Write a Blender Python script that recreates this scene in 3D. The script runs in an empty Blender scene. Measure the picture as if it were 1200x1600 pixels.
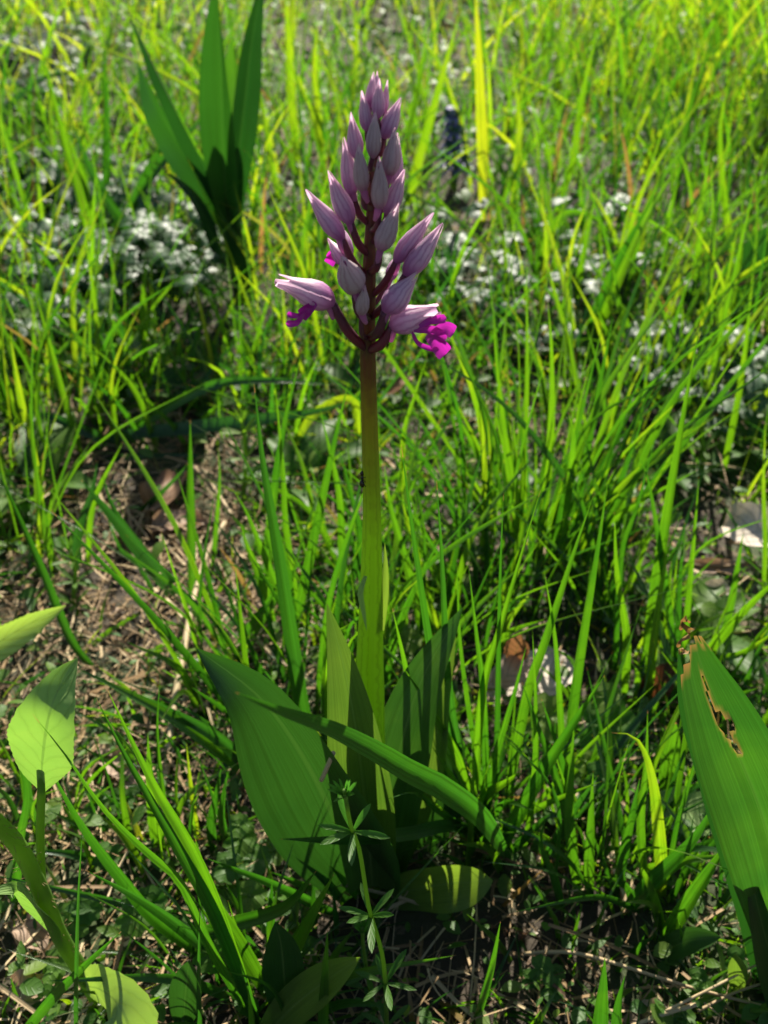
import bpy, math, random
import numpy as np
from mathutils import Vector, Matrix, Quaternion

random.seed(7)
rng = np.random.default_rng(11)
sc = bpy.context.scene
COL = sc.collection

# ------------------------------------------------------------------ camera
FPX = 1716.0                      # focal length in pixels of a 1200x1600 frame
PITCH = math.radians(38)
CAMZ = 0.442
cam_d = bpy.data.cameras.new('camera')
cam = bpy.data.objects.new('camera', cam_d)
COL.objects.link(cam)
cam.location = (0, 0, CAMZ)
cam.rotation_euler = (math.pi/2 - PITCH, 0, 0)
cam_d.sensor_fit = 'VERTICAL'
cam_d.sensor_height = 24
cam_d.lens = 24*FPX/1600
cam_d.clip_start = 0.01
cam_d.clip_end = 500
cam_d.dof.use_dof = True
cam_d.dof.focus_distance = 0.345
cam_d.dof.aperture_fstop = 11.5
sc.camera = cam

# ------------------------------------------------------------------ sky and sun
SUN_AZ = math.radians(9)         # ahead of the camera, a little to the right
SUN_EL = math.radians(40)
world = bpy.data.worlds.new('World')
sc.world = world
world.use_nodes = True
wn = world.node_tree
sky = wn.nodes.new('ShaderNodeTexSky')
sky.sky_type = 'NISHITA'
sky.sun_disc = False
sky.sun_elevation = SUN_EL
sky.sun_rotation = SUN_AZ
bg = wn.nodes['Background']
wn.links.new(sky.outputs[0], bg.inputs[0])
bg.inputs[1].default_value = 0.05
sd = bpy.data.lights.new('sun', 'SUN')
sd.energy = 5.0
sd.angle = math.radians(0.5)
sd.color = (1.0, 0.93, 0.80)
sun = bpy.data.objects.new('sun', sd)
COL.objects.link(sun)
S = Vector((math.sin(SUN_AZ)*math.cos(SUN_EL), math.cos(SUN_AZ)*math.cos(SUN_EL), math.sin(SUN_EL)))
sun.rotation_euler = S.to_track_quat('Z', 'Y').to_euler()
sun.location = S*5
sc.view_settings.view_transform = 'Standard'
sc.view_settings.look = 'None'
sc.view_settings.gamma = 1
sc.view_settings.exposure = 1.35
sc.view_settings.use_curve_mapping = False
sc.cycles.max_bounces = 8
sc.cycles.diffuse_bounces = 3
sc.cycles.transmission_bounces = 5
sc.cycles.sample_clamp_indirect = 4

# ------------------------------------------------------------------ pixel <-> world
FWD = np.array([0, math.cos(PITCH), -math.sin(PITCH)])
UP = np.array([0, math.sin(PITCH), math.cos(PITCH)])
CAM = np.array([0, 0, CAMZ])

def gh(x, y):
    """ground height"""
    x = np.asarray(x, float); y = np.asarray(y, float)
    r = np.clip((np.hypot(x, y-0.3)-0.15)/0.5, 0, 1)
    h = 0.010*np.sin(7.1*x+1.3)*np.cos(5.7*y+0.4) + 0.006*np.sin(17*x-9*y) + 0.004*np.sin(31*y+12*x+2)
    far = np.clip((np.hypot(x, y)-3)/20, 0, 1)
    return h*(0.35+0.65*r) + far*(0.5*np.sin(x*.21)*np.cos(y*.17))

def ray(px, py):
    d = np.array([1., 0, 0])*(px-600)/FPX + UP*(800-py)/FPX + FWD
    return d

def PY(px, py, Y):
    d = ray(px, py); return CAM + d*(Y/d[1])
def PZ(px, py, Z):
    d = ray(px, py); return CAM + d*((Z-CAMZ)/d[2])
def G(px, py):
    z = 0.
    for _ in range(8):
        p = PZ(px, py, z); z = float(gh(p[0], p[1]))
    return PZ(px, py, z)
def mpp(p):                       # metres per photo pixel at a point
    return float(np.dot(np.asarray(p)-CAM, FWD))/FPX

# ------------------------------------------------------------------ object helpers
def tag(o, label, cat, group=None):
    o['label'] = label; o['category'] = cat
    if group: o['group'] = group
    return o
def thing(name, label, cat, loc, group=None):
    o = bpy.data.objects.new(name, None)
    o.empty_display_size = 0.02
    COL.objects.link(o)
    o.location = loc
    return tag(o, label, cat, group)

def norm(v):
    v = np.asarray(v, float); return v/max(np.linalg.norm(v), 1e-9)

def spline(pts, n):
    """Catmull-Rom through pts, n samples by arc length"""
    P = np.array(pts, float)
    if len(P) == 2:
        t = np.linspace(0, 1, n)[:, None]; return P[0]*(1-t)+P[1]*t
    Q = np.vstack([2*P[0]-P[1], P, 2*P[-1]-P[-2]])
    out = []
    for i in range(len(P)-1):
        p0, p1, p2, p3 = Q[i:i+4]
        for t in np.linspace(0, 1, 12, endpoint=False):
            out.append(.5*((2*p1)+(-p0+p2)*t+(2*p0-5*p1+4*p2-p3)*t*t+(-p0+3*p1-3*p2+p3)*t**3))
    out.append(P[-1]); out = np.array(out)
    s = np.concatenate([[0], np.cumsum(np.linalg.norm(np.diff(out, axis=0), axis=1))])
    q = np.linspace(0, s[-1], n)
    return np.stack([np.interp(q, s, out[:, k]) for k in range(3)], 1)

class M:
    """collects geometry for one mesh"""
    def __init__(s): s.v = []; s.f = []; s.uv = []; s.a = []; s.b = []
    def add(s, v, f, uv, tint=0.5, brown=None):
        o = len(s.v)
        s.v.extend(np.asarray(v).tolist()); s.f.extend([tuple(i+o for i in q) for q in f])
        s.uv.extend(np.asarray(uv).tolist())
        s.a.extend([tint]*len(v) if np.isscalar(tint) else list(tint))
        s.b.extend([0.]*len(v) if brown is None else list(brown))
    def build(s, name, mat, parent=None):
        me = bpy.data.meshes.new(name)
        v = s.v
        if parent is not None:
            L = parent
            off = np.zeros(3)
            while L is not None:
                off = off+np.array(L.location); L = L.parent
            v = (np.array(v)-off).tolist()
        me.from_pydata(v, [], s.f)
        li = np.zeros(len(me.loops), int); me.loops.foreach_get('vertex_index', li)
        uvl = me.uv_layers.new(name='UVMap')
        uvl.data.foreach_set('uv', np.array(s.uv, float)[li].ravel())
        at = me.attributes.new('tint', 'FLOAT', 'POINT'); at.data.foreach_set('value', s.a)
        at = me.attributes.new('brown', 'FLOAT', 'POINT'); at.data.foreach_set('value', s.b)
        me.polygons.foreach_set('use_smooth', [True]*len(me.polygons))
        me.materials.append(mat)
        o = bpy.data.objects.new(name, me)
        COL.objects.link(o)
        if parent is not None: o.parent = parent
        return o

def ribbon(pts, wf, normal, cup=0.3, nu=2, nv=14, vfold=False, twist=(0, 0), wave=0, wfreq=3, serr=0, nserr=14, ph=0, asym=0, smooth_pts=True):
    """a leaf or blade: pts base->tip, wf(t)=half width in metres, normal = side it faces"""
    C = spline(pts, nv+1) if smooth_pts else np.array(pts)
    T = np.gradient(C, axis=0); T /= np.linalg.norm(T, axis=1)[:, None]
    nrm = np.asarray(normal, float)
    V = []; UV = []
    for i in range(nv+1):
        t = i/nv
        n0 = nrm if nrm.ndim == 1 else nrm[0]*(1-t)+nrm[-1]*t
        N = n0-T[i]*np.dot(n0, T[i]); N = norm(N)
        B = np.cross(T[i], N)
        a = twist[0]*(1-t)+twist[1]*t
        Bn = B*math.cos(a)+N*math.sin(a); Nn = N*math.cos(a)-B*math.sin(a)
        hw = wf(t)
        for j in range(nu+1):
            s = -1+2*j/nu
            w = hw*s
            if serr and j in (0, nu): w *= 1+serr*(((t*nserr) % 1)-.5)
            k = abs(s) if vfold else s*s
            d = cup*hw*k + wave*hw*abs(s)**2*math.sin(wfreq*6.283*t+ph+(1.1 if s > 0 else 0))
            V.append(C[i]+Bn*w+Nn*d+Nn*asym*hw*s)
            UV.append((j/nu, t))
    F = []
    for i in range(nv):
        for j in range(nu):
            a = i*(nu+1)+j
            F.append((a, a+1, a+nu+2, a+nu+1))
    return np.array(V), F, np.array(UV)

def tube(pts, rad, ns=8, nv=12, smooth_pts=True):
    C = spline(pts, nv+1) if smooth_pts else np.array(pts); nv = len(C)-1
    T = np.gradient(C, axis=0); T /= np.linalg.norm(T, axis=1)[:, None]
    ref = np.array([0.3, -1, 0.2]) if abs(T[0][1]) < .8 else np.array([1., 0, 0.1])
    V = []; UV = []
    for i in range(nv+1):
        t = i/nv
        N = norm(ref-T[i]*np.dot(ref, T[i])); B = np.cross(T[i], N)
        r = rad(t) if callable(rad) else rad
        for j in range(ns):
            a = 2*math.pi*j/ns
            V.append(C[i]+(N*math.cos(a)+B*math.sin(a))*r); UV.append((j/ns, t))
    F = []
    for i in range(nv):
        for j in range(ns):
            F.append((i*ns+j, i*ns+(j+1) % ns, (i+1)*ns+(j+1) % ns, (i+1)*ns+j))
    F.append(tuple(range(ns-1, -1, -1))); F.append(tuple(nv*ns+j for j in range(ns)))
    return np.array(V), F, np.array(UV)

def grasswf(hw, peak=.3):
    def f(t):
        if t < peak: return hw*(.62+.38*math.sin(math.pi/2*t/peak))
        q = (t-peak)/(1-peak)
        return hw*max(1-q**1.7, 0.015)
    return f
def leafwf(hw, peak=.55, base=.35, p=1.7):
    def f(t):
        if t < peak: return hw*(base+(1-base)*math.sin(math.pi/2*t/peak)**1.1)
        q = (t-peak)/(1-peak)
        return hw*max((1-q**p)**.9, 0.012)
    return f

# ------------------------------------------------------------------ materials
def nd(nt, t, **k):
    n = nt.nodes.new(t)
    for a, b in k.items(): setattr(n, a, b)
    return n
def ramp(nt, stops, fac):
    r = nd(nt, 'ShaderNodeValToRGB')
    e = r.color_ramp.elements
    while len(e) < len(stops): e.new(0.5)
    for i, (p, c) in enumerate(stops):
        e[i].position = p; e[i].color = (*c, 1)
    nt.links.new(fac, r.inputs[0])
    return r.outputs[0]
def mixc(nt, a, b, fac, mode='MIX'):
    m = nd(nt, 'ShaderNodeMix', data_type='RGBA', blend_type=mode)
    for sock, v in ((m.inputs[0], fac), (m.inputs[6], a), (m.inputs[7], b)):
        if isinstance(v, (int, float)): sock.default_value = v
        elif isinstance(v, tuple): sock.default_value = (*v, 1)
        else: nt.links.new(v, sock)
    return m.outputs[2]
def math_(nt, op, a, b=0.0):
    m = nd(nt, 'ShaderNodeMath', operation=op)
    for i, v in enumerate((a, b)):
        if isinstance(v, (int, float)): m.inputs[i].default_value = v
        else: nt.links.new(v, m.inputs[i])
    return m.outputs[0]

def leafmat(name, front, trans, fac=.5, rough=.4, veins=14, vein_amt=.25, spec=.5, noise=35, bump=.25, brownish=True, net=False, mid=.0, tipdry=0):
    m = bpy.data.materials.new(name); m.use_nodes = True
    nt = m.node_tree; nt.nodes.clear(); L = nt.links
    out = nd(nt, 'ShaderNodeOutputMaterial')
    at = nd(nt, 'ShaderNodeAttribute', attribute_name='tint').outputs['Fac']
    uv = nd(nt, 'ShaderNodeUVMap').outputs[0]
    sp = nd(nt, 'ShaderNodeSeparateXYZ'); L.new(uv, sp.inputs[0])
    geo = nd(nt, 'ShaderNodeTexCoord').outputs['Object']
    nz = nd(nt, 'ShaderNodeTexNoise'); nz.inputs['Scale'].default_value = noise; nz.inputs['Detail'].default_value = 4
    L.new(geo, nz.inputs[0])
    tv = math_(nt, 'ADD', at, math_(nt, 'MULTIPLY', math_(nt, 'SUBTRACT', nz.outputs[0], .5), .35))
    cf = ramp(nt, front, tv); ct = ramp(nt, trans, tv)
    # lengthwise veins
    if net:
        # side veins running outwards from the midrib
        q = math_(nt, 'SUBTRACT', math_(nt, 'MULTIPLY', sp.outputs[1], veins), math_(nt, 'MULTIPLY', math_(nt, 'ABSOLUTE', math_(nt, 'SUBTRACT', sp.outputs[0], .5)), veins*.6))
        q = math_(nt, 'ADD', q, math_(nt, 'MULTIPLY', nz.outputs[0], .9))
        vn = math_(nt, 'POWER', math_(nt, 'ADD', math_(nt, 'MULTIPLY', math_(nt, 'SINE', math_(nt, 'MULTIPLY', q, 6.283)), .5), .5), 7.0)
    else:
        mp = nd(nt, 'ShaderNodeCombineXYZ')
        L.new(math_(nt, 'MULTIPLY', sp.outputs[0], veins*2.0), mp.inputs[0]); L.new(math_(nt, 'MULTIPLY', sp.outputs[1], 1.2), mp.inputs[1]); L.new(math_(nt, 'MULTIPLY', at, 37.0), mp.inputs[2])
        vz = nd(nt, 'ShaderNodeTexNoise'); vz.inputs['Scale'].default_value = 1.0; vz.inputs['Detail'].default_value = 3; L.new(mp.outputs[0], vz.inputs[0])
        vr = nd(nt, 'ShaderNodeMapRange'); vr.inputs[1].default_value = .35; vr.inputs[2].default_value = .65; L.new(vz.outputs[0], vr.inputs[0])
        vn = vr.outputs[0]
    md = math_(nt, 'LESS_THAN', math_(nt, 'ABSOLUTE', math_(nt, 'SUBTRACT', sp.outputs[0], .5)), .022)
    dk = math_(nt, 'MULTIPLY', vn, vein_amt)
    cf = mixc(nt, cf, (0, 0, 0), math_(nt, 'MULTIPLY', dk, .6)); ct = mixc(nt, ct, (0.01, .03, 0), dk)
    if mid:
        cf = mixc(nt, cf, (.25, .35, .12), math_(nt, 'MULTIPLY', md, mid)); ct = mixc(nt, ct, (.05, .12, .01), math_(nt, 'MULTIPLY', md, mid))
    br = nd(nt, 'ShaderNodeAttribute', attribute_name='brown').outputs['Fac']
    if tipdry:
        n2 = nd(nt, 'ShaderNodeTexNoise'); n2.inputs['Scale'].default_value = 9; L.new(geo, n2.inputs[0])
        td = math_(nt, 'GREATER_THAN', math_(nt, 'ADD', sp.outputs[1], math_(nt, 'MULTIPLY', n2.outputs[0], .12)), 1.045)
        br = math_(nt, 'MAXIMUM', br, math_(nt, 'MULTIPLY', td, tipdry))
    cf = mixc(nt, cf, (.20, .12, .04), br); ct = mixc(nt, ct, (.36, .19, .05), br)
    bp = nd(nt, 'ShaderNodeBump'); bp.inputs['Strength'].default_value = bump; bp.inputs['Distance'].default_value = .0006
    L.new(math_(nt, 'ADD', math_(nt, 'MULTIPLY', vn, .7), nz.outputs[0]), bp.inputs['Height'])
    pr = nd(nt, 'ShaderNodeBsdfPrincipled'); L.new(cf, pr.inputs['Base Color'])
    pr.inputs['Roughness'].default_value = rough; pr.inputs['Specular IOR Level'].default_value = spec
    L.new(bp.outputs[0], pr.inputs['Normal'])
    tr = nd(nt, 'ShaderNodeBsdfTranslucent'); L.new(ct, tr.inputs[0])
    mx = nd(nt, 'ShaderNodeMixShader'); mx.inputs[0].default_value = fac
    L.new(pr.outputs[0], mx.inputs[1]); L.new(tr.outputs[0], mx.inputs[2]); L.new(mx.outputs[0], out.inputs[0])
    return m

MAT = {}
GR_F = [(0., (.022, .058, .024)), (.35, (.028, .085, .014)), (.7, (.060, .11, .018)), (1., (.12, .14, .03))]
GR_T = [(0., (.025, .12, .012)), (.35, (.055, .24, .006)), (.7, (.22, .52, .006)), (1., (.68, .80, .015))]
MAT['grass'] = leafmat('grass_blade_green', GR_F, GR_T, .45, .30, 6, .5, .6, 40, tipdry=1.0)
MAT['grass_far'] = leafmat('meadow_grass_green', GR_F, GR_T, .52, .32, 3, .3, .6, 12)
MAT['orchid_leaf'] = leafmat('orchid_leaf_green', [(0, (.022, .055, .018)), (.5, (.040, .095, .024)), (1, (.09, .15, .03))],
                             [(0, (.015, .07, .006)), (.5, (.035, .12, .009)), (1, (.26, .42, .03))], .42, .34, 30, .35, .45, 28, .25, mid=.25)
MAT['back_leaf'] = leafmat('broad_blade_leaf_green', [(0, (.015, .05, .018)), (.5, (.028, .08, .018)), (1, (.06, .12, .02))],
                           [(0, (.010, .06, .006)), (.5, (.030, .14, .008)), (1, (.16, .42, .012))], .48, .34, 26, .4, .5, 25, .25, mid=.2)
MAT['pale_leaf'] = leafmat('hairy_pale_leaf_green', [(0, (.12, .22, .06)), (.5, (.20, .32, .10)), (1, (.30, .40, .13))],
                           [(0, (.12, .30, .03)), (.5, (.25, .48, .05)), (1, (.42, .62, .06))], .42, .55, 7, .10, .4, 110, .8, net=True, mid=.4)
MAT['low_leaf'] = leafmat('low_foliage_green', [(0, (.03, .09, .012)), (.5, (.06, .14, .018)), (1, (.12, .19, .025))],
                          [(0, (.04, .18, .02)), (.5, (.10, .34, .02)), (1, (.30, .52, .02))], .45, .5, 4, .2, .32, 60, .3, net=True)
MAT['silver_leaf'] = leafmat('glossy_low_leaf_green', [(0, (.03, .08, .035)), (.5, (.05, .11, .045)), (1, (.09, .14, .06))],
                             [(0, (.03, .15, .02)), (.5, (.07, .24, .02)), (1, (.2, .4, .02))], .45, .45, 4, .25, .5, 60, .3, net=True)
MAT['straw'] = leafmat('dry_straw_tan', [(0, (.10, .055, .022)), (.5, (.34, .22, .10)), (1, (.66, .52, .30))],
                       [(0, (.10, .06, .03)), (.5, (.25, .17, .08)), (1, (.4, .33, .18))], .25, .55, 4, .4, .3, 40, .3)
MAT['dead'] = leafmat('dead_leaf_brown', [(0, (.07, .025, .012)), (.5, (.24, .13, .07)), (1, (.62, .54, .44))],
                      [(0, (.16, .04, .01)), (.5, (.35, .16, .06)), (1, (.55, .45, .32))], .3, .6, 6, .45, .25, 50, .6, net=True, mid=.2)

def simplemat(name, stops_v, trans=None, fac=.3, rough=.45, noise=60, noise_amt=.2, spec=.4, vscale=1, streak=None, gain=None):
    """colour by UV.y (length of the thing) plus noise"""
    m = bpy.data.materials.new(name); m.use_nodes = True
    nt = m.node_tree; nt.nodes.clear(); L = nt.links
    out = nd(nt, 'ShaderNodeOutputMaterial')
    uv = nd(nt, 'ShaderNodeUVMap').outputs[0]
    sp = nd(nt, 'ShaderNodeSeparateXYZ'); L.new(uv, sp.inputs[0])
    geo = nd(nt, 'ShaderNodeTexCoord').outputs['Object']
    nz = nd(nt, 'ShaderNodeTexNoise'); nz.inputs['Scale'].default_value = noise; nz.inputs['Detail'].default_value = 5
    L.new(geo, nz.inputs[0])
    nn = math_(nt, 'MULTIPLY', math_(nt, 'SUBTRACT', nz.outputs[0], .5), noise_amt)
    v = math_(nt, 'ADD', sp.outputs[1], nn)
    c = ramp(nt, stops_v, v)
    if streak:
        s = math_(nt, 'SINE', math_(nt, 'ADD', math_(nt, 'MULTIPLY', sp.outputs[0], 6.283*streak[0]), math_(nt, 'MULTIPLY', nz.outputs[0], 9)))
        s = math_(nt, 'POWER', math_(nt, 'ADD', math_(nt, 'MULTIPLY', s, .5), .5), 3.0)
        c = mixc(nt, c, streak[1], math_(nt, 'MULTIPLY', s, streak[2]))
    pr = nd(nt, 'ShaderNodeBsdfPrincipled'); L.new(c, pr.inputs['Base Color'])
    pr.inputs['Roughness'].default_value = rough; pr.inputs['Specular IOR Level'].default_value = spec
    bp = nd(nt, 'ShaderNodeBump'); bp.inputs['Strength'].default_value = .3; bp.inputs['Distance'].default_value = .0005
    L.new(nz.outputs[0], bp.inputs['Height']); L.new(bp.outputs[0], pr.inputs['Normal'])
    if trans is None: L.new(pr.outputs[0], out.inputs[0]); return m
    tr = nd(nt, 'ShaderNodeBsdfTranslucent')
    ctr = mixc(nt, c, trans, .6) if gain is None else mixc(nt, c, (gain, gain, gain), 1.0, 'MULTIPLY'); L.new(ctr, tr.inputs[0])
    mx = nd(nt, 'ShaderNodeMixShader'); mx.inputs[0].default_value = fac
    L.new(pr.outputs[0], mx.inputs[1]); L.new(tr.outputs[0], mx.inputs[2]); L.new(mx.outputs[0], out.inputs[0])
    return m

_Y = G(588, 1392)[1]
def stem_t(py): return PY(580, py, _Y)[2]/PY(580, 140, _Y)[2]
MAT['stem'] = simplemat('orchid_stem_green_to_maroon', [(0, (.12, .25, .02)), (stem_t(830), (.22, .35, .014)), (stem_t(730), (.17, .22, .016)), (stem_t(640), (.17, .16, .018)), (stem_t(560), (.10, .05, .022)), (1, (.12, .04, .06))],
                        (.5, .62, .02), .42, .36, 260, .09, gain=2.0, streak=(9, (.09, .13, .012), .35))
MAT['ovary'] = simplemat('flower_stalk_maroon', [(0, (.055, .022, .028)), (1, (.11, .03, .06))], (.5, .08, .12), .25, .4, 300, .2)
MAT['sepal'] = simplemat('sepal_lilac', [(0, (.36, .07, .28)), (.22, (.56, .28, .51)), (.5, (.76, .57, .68)), (.85, (.78, .58, .63)), (1, (.62, .26, .48))],
                         (.95, .70, .88), .5, .42, 300, .35, .5, streak=(4.5, (.36, .10, .30), .7))
MAT['sepal_grey'] = simplemat('sepal_grey_mauve', [(0, (.38, .12, .28)), (.3, (.52, .41, .45)), (.8, (.57, .48, .50)), (1, (.50, .26, .40))],
                              (.85, .62, .74), .45, .45, 300, .35, .5, streak=(4, (.32, .18, .22), .6))
MAT['core'] = simplemat('petal_purple', [(0, (.28, .06, .22)), (1, (.30, .14, .28))], (.7, .2, .6), .35, .45, 200, .3)
MAT['spur'] = simplemat('spur_pink', [(0, (.45, .12, .33)), (1, (.5, .25, .42))], (.95, .4, .75), .5, .4, 200, .3)
MAT['lip'] = simplemat('lip_magenta', [(0, (.30, .05, .25)), (.4, (.36, .01, .28)), (1, (.42, .012, .33))], (.75, .03, .55), .35, .4, 500, .8, streak=(4, (.22, .01, .2), .5))
MAT['blue'] = simplemat('bugle_flower_violet', [(0, (.08, .075, .18)), (1, (.26, .25, .5))], (.25, .25, .6), .25, .5, 100, .4)
MAT['green_stalk'] = simplemat('green_stalk', [(0, (.07, .14, .02)), (1, (.10, .19, .03))], (.4, .65, .05), .45, .5, 100, .3)
MAT['ant'] = simplemat('ant_dark_brown', [(0, (.012, .008, .006)), (1, (.02, .01, .006))], None, rough=.25)

# ground
gm = bpy.data.materials.new('soil_moss_litter'); gm.use_nodes = True
nt = gm.node_tree; pr = nt.nodes['Principled BSDF']
geo = nd(nt, 'ShaderNodeTexCoord').outputs['Object']
n1 = nd(nt, 'ShaderNodeTexNoise'); n1.inputs['Scale'].default_value = 9; n1.inputs['Detail'].default_value = 6; nt.links.new(geo, n1.inputs[0])
n2 = nd(nt, 'ShaderNodeTexNoise'); n2.inputs['Scale'].default_value = 140; n2.inputs['Detail'].default_value = 5; nt.links.new(geo, n2.inputs[0])
c1 = ramp(nt, [(.3, (.014, .010, .006)), (.48, (.034, .024, .013)), (.56, (.026, .038, .009)), (.8, (.04, .075, .012))], n1.outputs[0])
c2 = mixc(nt, c1, (.14, .10, .06), math_(nt, 'MULTIPLY', math_(nt, 'GREATER_THAN', n2.outputs[0], .6), .6))
nt.links.new(c2, pr.inputs['Base Color']); pr.inputs['Roughness'].default_value = .9
bp = nd(nt, 'ShaderNodeBump'); bp.inputs['Distance'].default_value = .004; nt.links.new(n2.outputs[0], bp.inputs['Height']); nt.links.new(bp.outputs[0], pr.inputs['Normal'])

# ------------------------------------------------------------------ ground sheet
n = 220
q = np.linspace(-1, 1, n)
gx = np.sign(q)*(np.abs(q)*2.0+np.abs(q)**6*78)
gy = gx+0.5
X, Y = np.meshgrid(gx, gy)
Z = gh(X, Y)
Vg = np.stack([X, Y, Z], -1).reshape(-1, 3)
idx = np.arange(n*n).reshape(n, n)
Fg = np.stack([idx[:-1, :-1], idx[:-1, 1:], idx[1:, 1:], idx[1:, :-1]], -1).reshape(-1, 4)
me = bpy.data.meshes.new('ground'); me.from_pydata(Vg.tolist(), [], Fg.tolist())
me.polygons.foreach_set('use_smooth', [True]*len(me.polygons)); me.materials.append(gm)
go = bpy.data.objects.new('ground', me); COL.objects.link(go); go['kind'] = 'structure'
go['label'] = 'dark mossy soil under the grass'

# ------------------------------------------------------------------ vectorised strips (grass, straw)
def strips(name, root, direc, bend, length, width, tint, mat, label, cat, nseg=5, fold=.3, prof='grass', sidehint=None, join=True):
    """root Nx3, direc Nx3 unit start direction, bend Nx3 displacement at tip (quadratic)"""
    N = len(root)
    t = np.linspace(0, 1, nseg+1)
    C = root[:, None, :]+direc[:, None, :]*length[:, None, None]*t[None, :, None]+bend[:, None, :]*(t**2)[None, :, None]
    T = np.gradient(C, axis=1); T /= np.maximum(np.linalg.norm(T, axis=2, keepdims=True), 1e-9)
    a = rng.uniform(0, 2*np.pi, N)
    h = np.stack([np.cos(a), np.sin(a), rng.uniform(-.2, .2, N)], 1) if sidehint is None else sidehint
    B = np.cross(T, h[:, None, :]); B /= np.maximum(np.linalg.norm(B, axis=2, keepdims=True), 1e-9)
    Nn = np.cross(B, T)
    if prof == 'grass': w = np.where(t < .25, .65+1.4*t, 1-np.clip((t-.25)/.75, 0, 1)**1.8)
    elif prof == 'leaf': w = np.sin(np.pi*np.clip(t, .03, .985))**.75
    else: w = np.full_like(t, .9)
    w = np.maximum(w, .02)
    hw = width[:, None, None]*w[None, :, None]*.5
    V = np.stack([C-B*hw+Nn*hw*fold, C, C+B*hw+Nn*hw*fold], 2)      # N, nseg+1, 3, 3
    V = V.reshape(-1, 3)
    per = (nseg+1)*3
    f = []
    for i in range(nseg):
        for j in range(2):
            k = i*3+j; f.append((k, k+1, k+4, k+3))
    F = (np.array(f)[None]+(np.arange(N)*per)[:, None, None]).reshape(-1, 4)
    uv = np.stack(np.meshgrid(np.array([0, .5, 1]), t), -1).reshape(-1, 2)
    UV = np.tile(uv, (N, 1))
    me = bpy.data.meshes.new(name)
    me.vertices.add(len(V)); me.vertices.foreach_set('co', V.ravel())
    me.loops.add(F.size); me.loops.foreach_set('vertex_index', F.ravel().astype(np.int32))
    me.polygons.add(len(F)); me.polygons.foreach_set('loop_start', np.arange(0, F.size, 4, dtype=np.int32))
    me.update(calc_edges=True)
    me.polygons.foreach_set('use_smooth', [True]*len(F))
    l = me.uv_layers.new(name='UVMap'); l.data.foreach_set('uv', UV[F.ravel()].ravel())
    at = me.attributes.new('tint', 'FLOAT', 'POINT'); at.data.foreach_set('value', np.repeat(tint, per))
    if prof == 'grass':
        br = np.where(rng.random(N) < .07, rng.uniform(.5, 1, N), 0.)
        at = me.attributes.new('brown', 'FLOAT', 'POINT'); at.data.foreach_set('value', np.repeat(br, per))
    me.materials.append(mat)
    o = bpy.data.objects.new(name, me); COL.objects.link(o)
    o['kind'] = 'stuff'; o['label'] = label; o['category'] = cat
    return o

def unit(a): return a/np.linalg.norm(a, axis=1, keepdims=True)
def project(x, y, z):
    d = np.stack([x, y, z-CAMZ], -1)
    dep = d@FWD
    return 600+FPX*d[..., 0]/dep, 800-FPX*(d@UP)/dep
def scatter(n, y0, y1, power=1.0, margin=.35, slope=.40):
    u = rng.random(n)**power
    y = y0+(y1-y0)*u
    hw = margin+slope*y
    x = rng.uniform(-1, 1, n)*hw
    return x, y

def patch_mask(x, y, patches):
    """1 = keep; patches = (px,py,rx,ry,keep fraction) in photo pixels on the ground"""
    px, py = project(x, y, gh(x, y))
    k = np.ones(len(x))
    for (a, b, rx, ry, f) in patches:
        d = ((px-a)/rx)**2+((py-b)/ry)**2
        k = np.where(d < 1, np.minimum(k, f+(1-f)*np.clip(d, 0, 1)**3), k)
    return rng.random(len(x)) < k

BARE = [(230, 850, 190, 120, .03), (140, 1000, 200, 130, .2), (270, 740, 190, 100, .08), (350, 480, 160, 90, .15), (700, 1450, 220, 120, .12), (1130, 800, 150, 170, .03), (712, 345, 60, 75, .0), (90, 130, 130, 70, .25), (1000, 330, 160, 55, .3), (470, 330, 90, 60, .35), (880, 250, 120, 40, .4), (500, 90, 120, 30, .4), (1100, 130, 100, 30, .4),
        (720, 440, 130, 60, .2), (420, 1400, 140, 90, .2), (830, 1060, 130, 70, .05), (950, 1480, 180, 120, .25), (120, 1450, 160, 130, .2), (590, 1380, 120, 110, .0), (60, 700, 90, 80, .3), (130, 400, 190, 130, .3), (1000, 700, 200, 90, .35), (850, 480, 150, 60, .4)]

# --- far and middle meadow grass
x, y = scatter(34000, .66, 4.6, 1.25, .3, .42)
k = patch_mask(x, y, BARE)
x, y = x[k], y[k]; N = len(x)
clump = .5+.5*np.sin(5.3*x+1.1*np.sin(3*y))*np.cos(4.1*y+.7*np.sin(5*x))
keep = rng.random(N) < .22+.78*clump
x, y = x[keep], y[keep]; clump = clump[keep]; N = len(x)
H = rng.uniform(.03, .19, N)*(.65+.5*clump)*np.clip(.55+.35*y, .6, 1.25)
tall = rng.random(N) < .07; H = np.where(tall, H*1.6, H)
az = rng.uniform(0, 2*np.pi, N); le = np.abs(rng.normal(0, .28, N))
dr = unit(np.stack([np.cos(az)*le, np.sin(az)*le, np.ones(N)], 1))
bd = np.stack([np.cos(az), np.sin(az), -np.full(N, .45)], 1)*(H*rng.uniform(.02, .5, N))[:, None]
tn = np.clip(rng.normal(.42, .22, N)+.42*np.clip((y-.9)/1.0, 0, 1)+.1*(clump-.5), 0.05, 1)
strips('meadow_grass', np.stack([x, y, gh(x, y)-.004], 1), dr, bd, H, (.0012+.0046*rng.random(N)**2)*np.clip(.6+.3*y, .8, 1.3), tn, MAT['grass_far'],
       'bright backlit green meadow grass filling the ground behind the orchid', 'grass', 5)
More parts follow.
